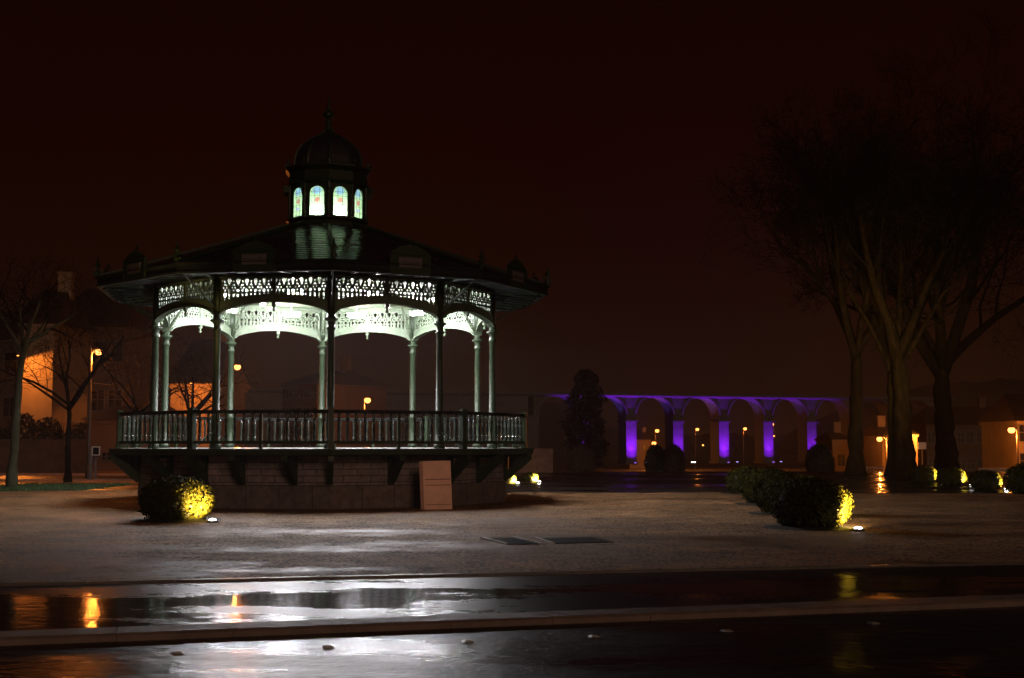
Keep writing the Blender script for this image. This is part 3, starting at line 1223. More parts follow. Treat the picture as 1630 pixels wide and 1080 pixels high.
def spot(px, py, tgt, label, power=120, cone=75, color=(1.0, 0.66, 0.20), lens=None, back=0.0):
    p = G(px, py)
    t = thing('ground_spotlight', label, 'spotlight', (p.x, p.y, 0), 0, 'spotlights at the bushes')
    put('housing', hous_me, t)
    put('lens', lens or lens_me, t)
    light('SPOT', (0, 0, 0.12), power, color, t, Vector(tgt) - p + Vector((0, 0, 0.0)), 0.05, cone, 0.6, 'spot_light')
    return t


b0 = bush(bush_a, 281, 828.5, 'round clipped bush in front of the bandstand, right half lit yellow', 0.4)
spot(338, 832, b0.location + Vector((0.50, -0.35, 0.42)), 'glowing spotlight in the ground beside the bush in front of the bandstand', 1900, 72)
b1 = bush(bush_b, 1291, 840.5, 'nearest bush of the right-hand row with a bright yellow lit edge', 0.9, 0.98)
spot(1366, 845.5, b1.location + Vector((0.70, 0.12, 0.55)), 'glowing spotlight in the ground beside the nearest bush of the right-hand row', 3600, 75)
bush(bush_a, 1256, 818, 'second bush of the right-hand row, half hidden by the nearest one', 2.2, 1.0)
bush(bush_b, 1225, 803, 'third bush of the right-hand row, mossy green on its left', 3.6, 0.98)
bush(bush_c, 1190, 786, 'fourth and darkest bush of the right-hand row', 4.4, 0.92)
# two lit bushes beyond the bandstand
for i, (bx, by, sx_, sy_, lab) in enumerate([(809, 770.5, 824, 770.8, 'left'), (844, 768.5, 858, 768.8, 'right')]):
    q = bush(bush_c, bx, by, 'small lit bush glowing yellow just beyond the bandstand, %s one of the pair' % lab, i * 1.3, 0.44, False)
    spot(sx_, sy_, q.location + Vector((0.1, -0.1, 0.25)), 'spotlight at the foot of the %s small lit bush beyond the bandstand' % lab, 2000, 120, (1.0, 0.74, 0.25), lens_far)
# far right row
rr = [(1470, 768, 1501, 768.8, 'first from left'), (1514, 773, 1546, 774, 'second from left'), (1569, 780, 1602, 781, 'third from left')]
for i, (bx, by, sx_, sy_, lab) in enumerate(rr):
    q = bush(bush_c, bx, by, 'dark bush with a bright yellow edge under the big trees, %s' % lab, i * 0.9, 0.72, False)
    spot(sx_, sy_, q.location + Vector((0.45, -0.12, 0.4)), 'small spotlight by the dark bushes under the big trees, %s' % lab, 2600, 56, (1.0, 0.72, 0.24), lens_far)
bush(bush_c, 1641, 787, 'dark unlit bush at the right end of the row under the big trees', 0.2, 1.05, False)

# large rounded shrubs before the viaduct
dome_me = bush_mesh(7, 2.0, 2.0, 1.7, 4000, 0.07, [DARKLEAF, DARKLEAF])
LITGREYLEAF = mat('lit_grey_leaves', (0.035, 0.028, 0.02), 0.7, 0.4, 5)  # leaves lightened to grey, the light on these shrubs put into their colour
dome_me2 = bush_mesh(8, 2.0, 2.0, 1.7, 4000, 0.07, [LITGREYLEAF, DARKLEAF])
for px, py, pw, me, lab in [(1044, 743, 34, dome_me, 'big dark rounded shrub in front of the viaduct, left of its paler neighbour'),
                            (1072, 744, 36, dome_me2, 'big greyish rounded shrub in front of the second purple pier'),
                            (1305, 748, 44, dome_me, 'big black rounded shrub in front of the rightmost purple pier'),
                            (925, 745, 42, dome_me2, 'dim greyish rounded shrub at the foot of the dark evergreen')]:
    p = P(px, py, 92)
    s = pw / F * 92 / 2.0
    t = tag(put('round_shrub', me, None, (p.x, p.y, -0.95)), lab, 'shrub', 'rounded shrubs before the viaduct')
    t.scale = (s, s, (1.65 - (709 - 705) * 92 / F + 0.95) / 1.7 * (1.0 if pw > 30 else 0.95))

# ------------------------------------------------------------------ trees


def bare_tree(seed, h, r0, fork, spread, levels=5, dens=1.0, droop=0.0, twig_r=0.012, up=0.25, crown_h=None, nmain=5):
    rn = random.Random(seed)
    tb, cb = MB(), MB()

    def grow(p, d, L, r, lev):
        n = 4 if lev < 3 else 3
        pts, rs = [p.copy()], [r]
        q = p.copy()
        dd = d.copy()
        for i in range(n):
            dd = (dd + Vector((rn.gauss(0, 1), rn.gauss(0, 1), rn.gauss(0, 1))) * (0.10 + 0.03 * lev) + Vector((0, 0, up if lev < 3 else up * 0.6 - droop))* 0.35).normalized()
            q = q + dd * (L / n)
            pts.append(q.copy())
            rs.append(max(twig_r * 0.45, r * (1 - 0.62 * (i + 1) / n)))
        (tb if lev <= 1 else cb).tube(pts, rs, 8 if lev < 2 else (4 if lev == 2 else 3), cap=lev < 2, rough=0.08 if lev < 2 else 0.0, rn=rn)
        if lev >= levels:
            return
        nb_ = max(2, int(round((5 if lev < 2 else 4.2) * dens)))
        for i in range(nb_):
            t = 0.30 + 0.70 * (i + rn.random()) / nb_
            k = min(n - 1, int(t * n))
            f = t * n - k
            a = pts[k].lerp(pts[k + 1], min(1, f))
            ra = rs[k] + (rs[k + 1] - rs[k]) * min(1, f)
            ax = (pts[k + 1] - pts[k]).normalized()
            side_ = ax.cross(Vector((rn.gauss(0, 1), rn.gauss(0, 1), rn.gauss(0, 1)))).normalized()
            ang = R(rn.uniform(22, 48)) * spread
            nd_ = (ax * math.cos(ang) + side_ * math.sin(ang)).normalized()
            grow(a, nd_, L * rn.uniform(0.50, 0.72), max(twig_r, ra * rn.uniform(0.45, 0.65)), lev + 1)

    # trunk
    pts, rs = [], []
    q = Vector((0, 0, 0))
    lean = Vector((rn.gauss(0, 0.03), rn.gauss(0, 0.03), 1))
    nseg = 16
    for i in range(nseg + 1):
        t = i / nseg
        flare = 1 + 0.45 * max(0, 1 - t * 6) + 0.06 * math.sin(t * 23 + seed)
        pts.append(q.copy())
        rs.append(r0 * flare * (1 - 0.35 * t))
        q = q + (lean + Vector((rn.gauss(0, 0.05), rn.gauss(0, 0.05), 0))) * (fork / nseg)
    tb.tube(pts, rs, 14, rough=0.055, rn=rn)
    top = pts[-1]
    for i in range(nmain):
        a = 2 * PI * (i + rn.random() * 0.6) / nmain
        ang = R(rn.uniform(12, 42)) * spread
        d = Vector((math.cos(a) * math.sin(ang), math.sin(a) * math.sin(ang), math.cos(ang)))
        grow(pts[-1 - (i % 2)] if i else top, d, (h - fork) * rn.uniform(0.5, 0.66), r0 * rn.uniform(0.42, 0.6), 1)
    return tb, cb


def plant_tree(name, label, px, py, tb, cb, bark, group, rz=0, z=None, D=None):
    p = G(px, py) if D is None else P(px, py, D)
    t = thing(name, label, 'tree', (p.x, p.y, p.z if z is None else z), rz, group)
    tb.build('trunk', bark, t, smooth=True)
    cb.build('crown', TWIG, t)
    return t


gbig = 'big bare trees on the right'
plant_tree('bare_tree', 'big bare tree with a forked trunk nearest the viaduct, leftmost of the three large trees', 1362, 757,
           *bare_tree(26, 17.5, 0.40, 6.2, 0.9, 6, 0.88, twig_r=0.013, nmain=5), BARK, gbig)
plant_tree('bare_tree', 'big bare tree standing between the two other large trees on the right', 1440, 758,
           *bare_tree(34, 18.5, 0.52, 6.0, 1.05, 6, 0.88, twig_r=0.013, nmain=5), BARK, gbig)
plant_tree('bare_tree', 'narrower bare tree growing close against the left side of the middle big tree', 1424, 757.5,
           *bare_tree(58, 16.5, 0.34, 5.2, 0.8, 5, 0.9, twig_r=0.014, nmain=4), BARK, gbig)
plant_tree('bare_tree', 'thickest bare tree with a wide forked crown, rightmost of the three large trees', 1508, 754,
           *bare_tree(47, 20.5, 0.60, 5.6, 1.3, 6, 0.95, twig_r=0.013, nmain=6), BARK, gbig)

gy = 'slim bare trees behind the bandstand'
plant_tree('young_tree', 'slim bare tree with a pale mossy trunk at the left edge on the lawn', 18, 778,
           *bare_tree(5, 9.6, 0.17, 5.2, 1.5, 4, 0.9, up=0.12, twig_r=0.01, nmain=6), PALEBARK, gy).rotation_euler = (0, 0.09, 0)
plant_tree('young_tree', 'slim dark bare tree between the lit house wall and the street lamp', 108, 768,
           *bare_tree(6, 9.0, 0.13, 3.2, 1.6, 4, 0.9, up=0.08, twig_r=0.01, nmain=7), TWIG, gy)
plant_tree('young_tree', 'slim dark bare tree seen just left of the bandstand columns', 214, 764,
           *bare_tree(8, 8.0, 0.12, 3.0, 1.6, 4, 0.8, up=0.08, twig_r=0.01, nmain=7), TWIG, gy)
plant_tree('young_tree', 'slim dark bare tree against the lit wall seen through the bandstand', 306, 763,
           *bare_tree(9, 7.2, 0.14, 2.9, 1.7, 4, 0.8, up=0.04, twig_r=0.01, nmain=7), TWIG, gy)

# dark evergreen before the viaduct
rnd = random.Random(3)
ev = P(932, 745, 110)
t = thing('evergreen_tree', 'black bushy evergreen hiding the left end of the purple viaduct', 'tree', (ev.x, ev.y, -1.3))
b = MB()
b.tube([(0, 0, 0), (0.05, 0, 2), (0, 0.05, 5)], [0.2, 0.16, 0.06], 8)
b.build('trunk', BARK, t)
b = MB()
for i in range(9000):
    z = 1.0 + 8.0 * rnd.random() ** 1.15
    rm = 1.75 * math.sqrt(max(0.0, 1 - ((z - 4.2) / 4.9) ** 2))
    rm = max(0.1, rm) * (0.95 + 0.12 * math.sin(z * 3.1) + 0.08 * math.sin(z * 7))
    a = rnd.uniform(0, 2 * PI)
    rr_ = rm * math.sqrt(rnd.uniform(0.1, 1)) * (1 + 0.2 * math.sin(3 * a + z))
    c = Vector((rr_ * math.cos(a), rr_ * math.sin(a), z))
    u = Vector((rnd.gauss(0, 1), rnd.gauss(0, 1), rnd.gauss(0, 1))).normalized() * rnd.uniform(0.08, 0.2)
    v = u.cross(Vector((rnd.gauss(0, 1), rnd.gauss(0, 1), rnd.gauss(0, 1)))).normalized() * 0.08
    b.add([c - u, c + v, c + u, c - v], [(0, 1, 2, 3)])
b.build('crown', DARKLEAF, t)

# ------------------------------------------------------------------ viaduct
VSTONE = mat('viaduct_stone', (0.055, 0.052, 0.05), 0.8, 0.35, 1.2, bump=0.8, bscale=3)
VD = 300.0
VT = R(20)
vp = P(999, 739, VD)
via = thing('viaduct', 'long stone railway viaduct with round arches, its piers lit purple from below', 'viaduct', (vp.x, vp.y, vp.z), VT)
# pier pitch so that the photo's piers land right
def vx(px):
    """distance along the viaduct at photo column px"""
    d = ray(px, 700)
    # solve vp + s*(cos, sin) on the ray x/y = d.x/d.y
    k = d.x / d.y
    return (k * vp.y - vp.x) / (math.cos(VT) - k * math.sin(VT))


PITCHV = (vx(1285) - vx(999)) / 4
zimp_ = P(999, 672, VD).z - vp.z
zimp_t = P(999, 663, VD).z - vp.z
zdeck = P(999, 631.5, VD).z - vp.z
ztop = P(999, 626.5, VD).z - vp.z
PW = 2.55
RA = (PITCHV - PW) / 2
TH = 4.2
b = MB()
b.box((0, 0, zimp_ / 2), (PW, TH, zimp_))
b.box((0, 0, 0.3), (PW + 0.5, TH + 0.5, 0.6))
pier_me = b.mesh('pier', VSTONE)
b = MB()
b.box((0, 0, (zimp_ + zimp_t) / 2), (PW, TH, zimp_t - zimp_))
b.box((0, 0, zimp_ + 0.12), (PW + 0.7, TH + 0.9, 0.24))
b.box((0, 0, zimp_t - 0.1), (PW + 0.35, TH + 0.45, 0.2))
imp_me = b.mesh('impost', VSTONE)
b = MB()
n = 28
zc = zimp_t
lo = [(-RA + 0.0, zc)] + [(-RA * math.cos(PI * i / n), zc + RA * math.sin(PI * i / n)) for i in range(1, n)] + [(RA, zc)]
lo = [(-PITCHV / 2, zc)] + lo + [(PITCHV / 2, zc)]
hi = [(x, zdeck) for x, z in lo]
b.strip(lo, hi, -TH / 2, TH / 2)
ring = [(-RA * math.cos(PI * i / n), zc + RA * math.sin(PI * i / n)) for i in range(n + 1)]
ring2 = [(x * 1.09, zc + (z - zc) * 1.09) for x, z in ring]
b.strip(ring, ring2, -TH / 2 - 0.22, -TH / 2 - 0.005)
bay_me = b.mesh('arch', VSTONE)
for i in range(-2, 8):
    put('pier', pier_me, via, (i * PITCHV, 0, 0))
    put('impost', imp_me, via, (i * PITCHV, 0, 0))
    if i < 7:
        put('arch', bay_me, via, ((i + 0.5) * PITCHV, 0, 0))
b = MB()
X0, X1 = -9 * PITCHV, 7.5 * PITCHV
b.box(((X0 + X1) / 2, 0, zdeck + 0.2), (X1 - X0, TH + 1.2, 0.2))
b.add([(X0, -TH / 2, zdeck - 0.35), (X1, -TH / 2, zdeck - 0.35), (X1, -TH / 2 - 0.55, zdeck + 0.1), (X0, -TH / 2 - 0.55, zdeck + 0.1)], [(0, 1, 2, 3)])
b.build('cornice', mat('cornice_stone', (0.06, 0.056, 0.054), 0.8, 0.3, 1.5), via)
b = MB()
b.box((-5.5 * PITCHV, 0.01, zdeck / 2), (7 * PITCHV - PW, TH - 0.02, zdeck - 0.01))
b.build('abutment', VSTONE, via)
b = MB()
for s in (-1, 1):
    b.box(((X0 + X1) / 2, s * (TH / 2 + 0.15), (zdeck + 0.3 + ztop) / 2), (X1 - X0, 0.35, ztop - zdeck - 0.3))
b.build('parapet', VSTONE, via)
PURP = (0.26, 0.012, 1.0)
b = MB()
b.box((0, 0, 0.15), (0.5, 0.3, 0.3))
fl_me = b.mesh('floodlight', BLACKSTEEL)
b = MB()
b.box((0, 0, 0.33), (0.42, 0.24, 0.05))
fl_lens = b.mesh('lens', glow('purple_lens', (0.45, 0.15, 1.0), 4.0))
lens2 = b.mesh('lens', glow('lilac_lens', (0.45, 0.40, 1.0), 5.0))
pws = {-1: 0.7, 0: 1.1, 1: 0.75, 2: 0.95, 3: 0.75, 4: 0.55, 5: 0.03}
names = {-1: 'far left, behind the evergreen,', 0: 'leftmost bright', 1: 'second bright', 2: 'third bright', 3: 'fourth bright', 4: 'rightmost bright', 5: 'far right, dim'}
for i, w in pws.items():
    base = via.matrix_basis @ Vector((i * PITCHV, -TH / 2 - 2.0, 0.0))
    t = thing('floodlight', 'purple floodlight at the foot of the %s viaduct pier' % names[i], 'floodlight', base, VT, 'purple floodlights of the viaduct')
    put('housing', fl_me, t)
    put('lens', fl_lens, t)
    light('SPOT', (0, 0, 0.45), 5500 * w, PURP, t, (0, 1.6, 4.2), 0.15, 92, 0.9, 'flood_light')
    light('SPOT', (0, 0.1, 0.45), 32000 * w, PURP, t, (0, 1.6, 12.0), 0.15, 70, 1.0, 'wash_light')
    # inner lamp below the arch to the left of the pier, washing its soffit
    base2 = via.matrix_basis @ Vector(((i - 0.5) * PITCHV - 0.8, TH / 2 - 1.2, 0.0))
    t2 = thing('floodlight', 'lilac floodlight under the arch left of the %s viaduct pier' % names[i], 'floodlight', base2, VT, 'lilac floodlights under the arches')
    put('housing', fl_me, t2)
    put('lens', lens2, t2)
    light('SPOT', (0, 0, 0.45), 6500 * w, (0.24, 0.14, 1.0), t2, (3.4, -0.6, 13.0), 0.15, 24, 0.7, 'arch_light')

# ------------------------------------------------------------------ street lamps
AMBER = (1.0, 0.25, 0.03)
b = MB()
b.lathe([(0.02, -0.24), (0.08, -0.225), (0.13, -0.18), (0.155, -0.12), (0.14, -0.05), (0.10, -0.005)], 12)
bulb_me = b.mesh('lamp_lens', glow('sodium_lens', (1.0, 0.30, 0.07), 5), True)
bulb_far = b.mesh('lamp_lens', glow('sodium_lens_far', (1.0, 0.30, 0.06), 5), True)


def street_lamp(px, py, D, label, power, zg=0.0, arm=0.9, lens=None, s=1.0, light_r=0.25, dirx=1):
    """lens is seen at (px, py); the pole stands arm metres to the other side"""
    p = P(px, py, D)
    H = p.z - zg
    t = thing('street_lamp', label, 'street lamp', (p.x - arm * dirx, p.y, zg), 0, 'orange street lamps')
    b = MB()
    b.lathe([(0.14, 0), (0.14, 0.5), (0.09, 0.6), (0.075, 1.2), (0.05, H - 0.1), (0.05, H + 0.05)], 10)
    b.build('pole', BLACKSTEEL, t)
    if arm > 0.1:
        b = MB()
        b.tube([(0, 0, H - 0.35), (0.25 * arm * dirx, 0, H - 0.05), (0.6 * arm * dirx, 0, H + 0.08), (arm * dirx, 0, H + 0.09)], [0.04, 0.035, 0.03, 0.03], 8)
        b.build('arm', BLACKSTEEL, t)
    b = MB()
    b.lathe([(0.13, -0.02), (0.15, 0.0), (0.13, 0.05), (0.05, 0.09), (0.02, 0.12)], 12, (arm * dirx, 0, H))
    b.build('lamp_head', BLACKSTEEL, t)
    o = put('lamp_lens', lens or bulb_me, t, (arm * dirx, 0, H))
    o.scale = (s, s, s)
    if power:
        light('POINT', (arm * dirx, 0, H - 0.3 * max(1, s * 1.3)), power * 1.1, AMBER, t, size=0.12, name='sodium_light')
    return t


street_lamp(157, 556, 60, 'bright orange street lamp left of the bandstand', 900, 0, 0.33, s=1.15)
street_lamp(378, 581, 72, 'orange street lamp seen between the left columns of the bandstand', 900, 0, 0.4, s=1.2)
street_lamp(513, 613, 117, 'orange street lamp hidden behind the middle back column of the bandstand', 450, -1.5, 0.0, bulb_far, 1.5)
street_lamp(585, 634, 120, 'small orange street lamp seen through the middle of the bandstand', 700, -1.5, 0.3, bulb_far, 1.9)
street_lamp(1046, 684, 330, 'upper of two orange street lamps under the second viaduct arch', 900, -5.2, 0.5, bulb_far, 3.2)
street_lamp(1041, 703.5, 325, 'lower of two orange street lamps under the second viaduct arch', 5000, -5.2, 0.5, bulb_far, 3.6)
street_lamp(1110, 682, 340, 'orange street lamp under the third viaduct arch', 900, -5.3, 0.5, bulb_far, 2.8)
street_lamp(1186, 681, 340, 'orange street lamp under the fourth viaduct arch', 900, -5.3, 0.5, bulb_far, 2.9)
street_lamp(1229, 674, 345, 'upper of two close orange street lamps under the fifth viaduct arch', 900, -5.3, 0.5, bulb_far, 3.0)
street_lamp(1226, 679, 335, 'lower of two close orange street lamps under the fifth viaduct arch', 900, -5.3, 0.5, bulb_far, 2.6)
street_lamp(1232, 693.5, 400, 'faint small orange lamp below the pair under the fifth arch', 0, -5.4, 0.4, bulb_far, 1.6)
street_lamp(1119, 708, 400, 'faint small orange lamp low under the third viaduct arch', 0, -5.4, 0.4, bulb_far, 1.8)
street_lamp(1400, 696, 150, 'orange street lamp between the left and middle big trees', 4500, -2.2, 0.8, bulb_far, 2.2, dirx=-1)
street_lamp(1610, 681, 112, 'bright orange street lamp at the right edge beside a lit wall', 2200, -1.3, 0.45, s=2.0, dirx=-1)

# ------------------------------------------------------------------ buildings


def house(name, label, px0, px1, pytop, D, zg, col, depth=9, roof_h=3.0, cols=3, rows=3, win=(0.9, 1.4), rough=0.8, seed=1, roof=True, chim=True, rz=0.0, band=False):
    p0, p1 = P(px0, pytop, D), P(px1, pytop, D)
    w = p1.x - p0.x
    H = p0.z - zg
    t = thing(name, label, 'building', ((p0.x + p1.x) / 2, D, zg), rz)
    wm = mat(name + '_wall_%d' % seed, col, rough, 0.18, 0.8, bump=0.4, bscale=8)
    b = MB()
    b.box((0, depth / 2, H / 2), (w, depth, H))
    b.box((0, depth / 2, H - 0.15), (w + 0.3, depth + 0.3, 0.25))
    if band:
        for r in range(1, rows):
            b.box((0, -0.06, H * r / rows), (w + 0.02, 0.14, 0.18))
    b.build('wall', wm, t)
    if roof:
        b = MB()
        e = 0.35
        vs = [(-w / 2 - e, -e, H), (w / 2 + e, -e, H), (w / 2 + e, depth + e, H), (-w / 2 - e, depth + e, H), (-w / 2 + w * 0.12, depth / 2, H + roof_h), (w / 2 - w * 0.12, depth / 2, H + roof_h)]
        b.add(vs, [(0, 1, 5, 4), (2, 3, 4, 5), (1, 2, 5), (3, 0, 4), (3, 2, 1, 0)])
        rf = b.build('roof', ROOFSLATE, t)
        if chim:
            b = MB()
            b.box((w * 0.28, depth * 0.5, H + roof_h * 0.9 + 0.4), (0.9, 0.6, 1.8))
            b.box((w * 0.28, depth * 0.5, H + roof_h * 0.9 + 1.34), (1.05, 0.75, 0.12))
            b.build('chimney', wm, rf)
    b = MB()
    ww, wh = win
    b.box((0, -0.02, 0), (ww + 0.24, 0.08, 0.12))
    fr = MB()
    for s in (-1, 1):
        fr.box((s * (ww / 2 + 0.04), -0.03, wh / 2), (0.08, 0.06, wh))
    fr.box((0, -0.031, wh + 0.04), (ww + 0.16, 0.06, 0.08))
    fr.box((0, -0.04, -0.05), (ww + 0.3, 0.12, 0.1))
    fr.box((0, -0.025, wh / 2), (0.05, 0.04, wh))
    fr.box((0, -0.026, wh * 0.55), (ww, 0.04, 0.05))
    fr_me = fr.mesh('window', FRAMEW if seed % 4 == 1 else BLACKSTEEL)
    pb = MB()
    pb.box((0, -0.006, wh / 2), (ww, 0.01, wh))
    pn_me = pb.mesh('pane', GLASSDARK)
    for r in range(rows):
        z = H * (r + 0.28) / rows
        for c_ in range(cols):
            x = -w / 2 + w * (c_ + 0.5) / cols
            o = put('window', fr_me, t, (x, 0, z))
            put('pane', pn_me, o)
    return t


house('back_house', 'dark house behind the mossy tree at the left edge', -90, 40, 540, 100, -0.7, (0.05, 0.035, 0.025), cols=3, rows=3, seed=4, roof_h=2.5)
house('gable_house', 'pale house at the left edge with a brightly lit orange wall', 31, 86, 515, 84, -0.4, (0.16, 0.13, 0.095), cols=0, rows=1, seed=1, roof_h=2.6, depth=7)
house('dark_house', 'dark tall-roofed house behind the left street lamp', 88, 200, 520, 92, -0.5, (0.05, 0.035, 0.025), cols=4, rows=3, seed=2, roof_h=3.2)
house('low_house', 'low brown building with a lit row of small windows beside the bandstand', 140, 262, 668, 78, -0.3, (0.09, 0.055, 0.035), depth=6, roof_h=0.9, cols=6, rows=1, win=(0.45, 0.4), seed=3, chim=False)
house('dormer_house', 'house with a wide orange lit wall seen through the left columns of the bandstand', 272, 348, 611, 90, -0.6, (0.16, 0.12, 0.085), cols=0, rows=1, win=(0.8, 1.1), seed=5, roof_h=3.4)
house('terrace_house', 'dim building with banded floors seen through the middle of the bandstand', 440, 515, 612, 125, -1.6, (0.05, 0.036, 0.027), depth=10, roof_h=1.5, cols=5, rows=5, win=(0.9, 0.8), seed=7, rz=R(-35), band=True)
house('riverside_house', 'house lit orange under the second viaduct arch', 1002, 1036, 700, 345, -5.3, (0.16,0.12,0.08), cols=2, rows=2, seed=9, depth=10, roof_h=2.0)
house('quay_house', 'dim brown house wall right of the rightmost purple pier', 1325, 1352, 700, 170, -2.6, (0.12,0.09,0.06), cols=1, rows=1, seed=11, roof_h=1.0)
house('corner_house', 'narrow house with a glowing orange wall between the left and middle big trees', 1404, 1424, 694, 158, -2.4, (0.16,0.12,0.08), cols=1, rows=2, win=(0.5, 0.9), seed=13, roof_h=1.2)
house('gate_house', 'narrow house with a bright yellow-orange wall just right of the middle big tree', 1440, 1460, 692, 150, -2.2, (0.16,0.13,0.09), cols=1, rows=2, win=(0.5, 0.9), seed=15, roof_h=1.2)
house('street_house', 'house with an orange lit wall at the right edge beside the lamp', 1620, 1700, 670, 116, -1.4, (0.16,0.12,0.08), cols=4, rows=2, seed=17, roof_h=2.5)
house('long_house', 'long dim house row behind the thickest big tree', 1474, 1614, 676, 175, -2.8, (0.06,0.04,0.027), cols=9, rows=2, seed=19, roof_h=2.5)

# lamps hidden behind trunks that light those walls: wall-mounted lanterns
def wall_lamp(px, py, D, label, power, target, cone=120):
    p = P(px, py, D)
    t = thing('wall_lamp', label, 'wall lamp', p, 0, 'lamps on house walls')
    b = MB()
    b.bar((0, 0.5, 0.12), (0, 0, 0.12), 0.05)
    b.box((0, 0, 0.12), (0.3, 0.2, 0.07))
    b.build('bracket', BLACKSTEEL, t)
    b = MB()
    b.box((0, 0, 0.06), (0.2, 0.14, 0.04))
    b.build('lens', MATS['sodium_lens_far'], t)
    light('SPOT', (0, 0, 0.0), power, AMBER, t, target, 0.1, cone, 0.15, 'wall_light')
    return t


wall_lamp(30, 568, 82.3, 'orange wall lamp at the top of the lit house wall at the left edge', 1500, (1.0, 0.5, -3.0), 172)
wall_lamp(1450, 691, 148.5, 'bright lamp on the wall just right of the middle big tree', 7000, (0, 0.8, -1.5), 150)
wall_lamp(305, 612, 87.5, 'orange lamp over the lit wall seen through the bandstand', 1500, (0, 0.6, -2.5), 172)

# information sign by the street lamp
p = G(150, 764)
t = thing('information_sign', 'slim pale sign post with a small square framed panel under the left street lamp', 'sign', (p.x, p.y, 0))
b = MB()
b.box((-0.16, 0, 0.72), (0.12, 0.08, 1.44))
b.box((0.05, 0, 0.50), (0.08, 0.08, 1.0))
b.build('posts', STEEL, t)
b = MB()
for x, z, sx_, sz_ in ((0.06, 1.46, 0.36, 0.04), (0.06, 1.10, 0.36, 0.04), (-0.10, 1.28, 0.04, 0.34), (0.22, 1.28, 0.04, 0.34)):
    b.box((x, -0.045, z), (sx_, 0.05, sz_))
b.build('frame', WHITE, t)
b = MB()
b.box((0.06, -0.03, 1.28), (0.28, 0.03, 0.32))
b.build('panel', GLASSDARK, t)

# white sign board on the house by the middle big tree
p = P(1468, 710, 147)
t = tag(MB().box((0, 0, 0), (0.85, 0.08, 0.75)).build('sign_board', WHITE, None, p), 'small pale rectangular board beside the bright wall right of the middle tree', 'sign')
b = MB()
b.box((0, 0.02, -1.6), (0.08, 0.06, 2.6))
b.build('post', BLACKSTEEL, t)

# railing along the quay on the right
p0, p1 = P(1375, 744.5, 118), P(1500, 744.5, 118)
t = thing('quay_railing', 'low railing with pale glints along the quay behind the big trees', 'railing', (p0.x, 118, -1.45))
b = MB()
L = p1.x - p0.x
b.bar((0, 0, p0.z + 1.45), (L, 0, p0.z + 1.45), 0.06)
b.bar((0, 0, 0.2), (L, 0, 0.2), 0.05)
b.build('rails', STEEL, t)
b = MB()
i = 0
while i * 0.29 < L:
    b.box((i * 0.29, 0, (p0.z + 1.45) / 2 + 0.05), (0.05, 0.05, p0.z + 1.5))
    b.lathe([(0.06, 0), (0.07, 0.05), (0.02, 0.1)], 6, (i * 0.29, 0, p0.z + 1.5))
    i += 1
b.build('pickets', STEEL, t)
# low quay wall at the right edge
p0, p1 = P(1556, 748, 104), P(1760, 748, 104)
b = MB()
Lw = p1.x - p0.x
b.box((Lw / 2, 0, (p0.z + 1.3) / 2), (Lw, 0.4, p0.z + 1.3))
b.box((Lw / 2, 0, p0.z + 1.3 + 0.06), (Lw, 0.55, 0.12))
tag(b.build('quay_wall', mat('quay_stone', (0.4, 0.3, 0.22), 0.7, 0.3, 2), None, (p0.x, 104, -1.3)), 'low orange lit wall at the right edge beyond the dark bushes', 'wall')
# garden wall across the street on the left
p0, p1 = P(-200, 702, 72), P(140, 702, 72)
b = MB()
Lw = p1.x - p0.x
b.box((Lw / 2, 0, (p0.z + 0.1) / 2), (Lw, 0.35, p0.z + 0.1))
b.box((Lw / 2, 0, p0.z + 0.14), (Lw, 0.5, 0.08))
tag(b.build('garden_wall', mat('garden_stone', (0.05, 0.035, 0.028), 0.8, 0.4, 3, bump=0.6, bscale=6), None, (p0.x, 72, -0.1)), 'long dark garden wall across the street at the far left', 'wall')
p0, p1 = P(262, 716, 74), P(880, 722, 74)
b = MB()
Lw = p1.x - p0.x
b.box((Lw / 2, 0, (p0.z + 0.1) / 2), (Lw, 0.3, p0.z + 0.1))
b.box((Lw / 2, 0, p0.z + 0.13), (Lw, 0.42, 0.07))
tag(b.build('park_wall', mat('park_stone', (0.16, 0.10, 0.07), 0.8, 0.4, 3, bump=0.6, bscale=6), None, (p0.x, 74, -0.1)), 'low dark wall behind the bandstand at the edge of the park', 'wall')

# clipped hedge above the garden wall
rnd = random.Random(8)
h0, h1 = P(-120, 670, 75), P(139, 676, 75)
t = tag(put('hedge', None, None, (h0.x, 75, -0.2)), 'dark untidy hedge behind the garden wall below the lit house wall', 'hedge')
b = MB()
Lh = h1.x - h0.x
for i in range(9000):
    x = rnd.uniform(0, Lh)
    top = 3.0 + 0.35 * math.sin(x * 1.3) + 0.25 * math.sin(x * 3.7)
    c = Vector((x, rnd.uniform(-0.7, 0.7), 0.2 + (top - 0.2) * rnd.random() ** 0.7))
    u = Vector((rnd.gauss(0, 1), rnd.gauss(0, 1), rnd.gauss(0, 1))).normalized() * rnd.uniform(0.05, 0.14)
    v = u.cross(Vector((rnd.gauss(0, 1), rnd.gauss(0, 1), rnd.gauss(0, 1)))).normalized() * 0.06
    b.add([c - u, c + v, c + u, c - v], [(0, 1, 2, 3)])
for i in range(160):
    x = rnd.uniform(0, Lh)
    b.tube([(x, rnd.uniform(-.4, .4), 0), (x + rnd.uniform(-.3, .3), 0, 3.0)], [0.03, 0.008], 4)
b.build('foliage', DARKLEAF, t)

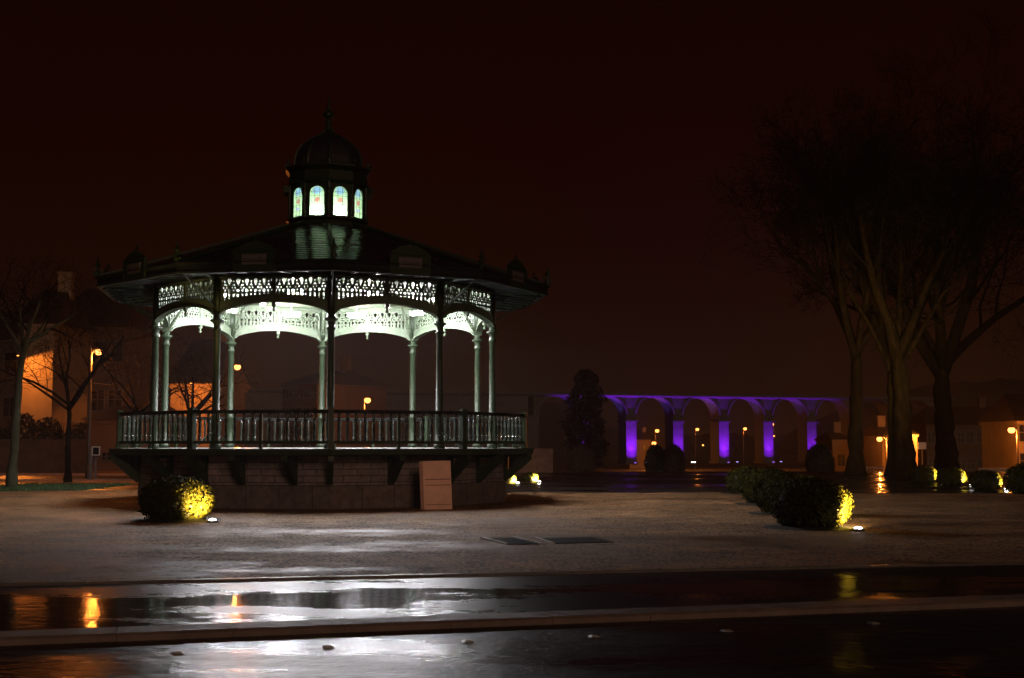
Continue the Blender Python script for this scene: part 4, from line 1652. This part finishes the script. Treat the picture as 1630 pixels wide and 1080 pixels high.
# white light low under the third arch
p = P(1104, 736, 250)
t = thing('ground_light', 'small bright white light low down in front of the third viaduct arch', 'light', p)
MB().box((0, 0, 0), (1.0, 0.2, 0.2)).build('housing', BLACKSTEEL, t, (0, 0.22, 0))
MB().box((0, 0, 0), (0.8, 0.1, 0.16)).build('lens', glow('white_lens', (1.0, 0.95, 0.9), 6), t, (0, 0.05, 0))


hz = MB()
hz.box((0, 400, 34), (2500, 1400, 84))
m = bpy.data.materials.new('night_mist')
m.use_nodes = True
nt = m.node_tree
nt.nodes.clear()
pv = nd(nt, 'ShaderNodeVolumePrincipled')
pv.inputs['Color'].default_value = (1.0, 0.82, 0.74, 1)
pv.inputs['Density'].default_value = 0.0003
pv.inputs['Anisotropy'].default_value = 0.35
ou = nd(nt, 'ShaderNodeOutputMaterial')
nt.links.new(pv.outputs[0], ou.inputs['Volume'])
o = hz.build('haze', m)
o['kind'] = 'stuff'
# ------------------------------------------------------------------ night sky and town glow
w = bpy.data.worlds.new("World")
sc.world = w
w.use_nodes = True
nt = w.node_tree
bg = nt.nodes['Background']
tc = nd(nt, 'ShaderNodeTexCoord')
sx = nd(nt, 'ShaderNodeSeparateXYZ')
nt.links.new(tc.outputs['Generated'], sx.inputs[0])
col = ramp(nt, sx.outputs[2], [(0.0, (0.0090, 0.0038, 0.0015)), (0.10, (0.0088, 0.0020, 0.0007)), (0.22, (0.0074, 0.0007, 0.0002)), (0.45, (0.0040, 0.0002, 0.0002))])
nt.links.new(col, bg.inputs[0])
bg.inputs[1].default_value = 0.9

sd = bpy.data.lights.new('town_glow', 'SUN')
sd.energy = 0.4
sd.color = (1.0, 0.60, 0.40)
sd.angle = R(14)
so = bpy.data.objects.new('town_glow', sd)
COL.objects.link(so)
so.rotation_euler = Vector((-0.30, 0.92, -0.26)).to_track_quat('-Z', 'Y').to_euler()

sc.view_settings.view_transform = 'Standard'
sc.view_settings.look = 'None'
sc.view_settings.exposure = 0
sc.view_settings.gamma = 1
cy = sc.cycles
cy.use_denoising = True
cy.denoising_prefilter = 'ACCURATE'
cy.max_bounces = 8
cy.diffuse_bounces = 4
cy.glossy_bounces = 4
cy.sample_clamp_indirect = 3
cy.caustics_reflective = False
cy.caustics_refractive = False
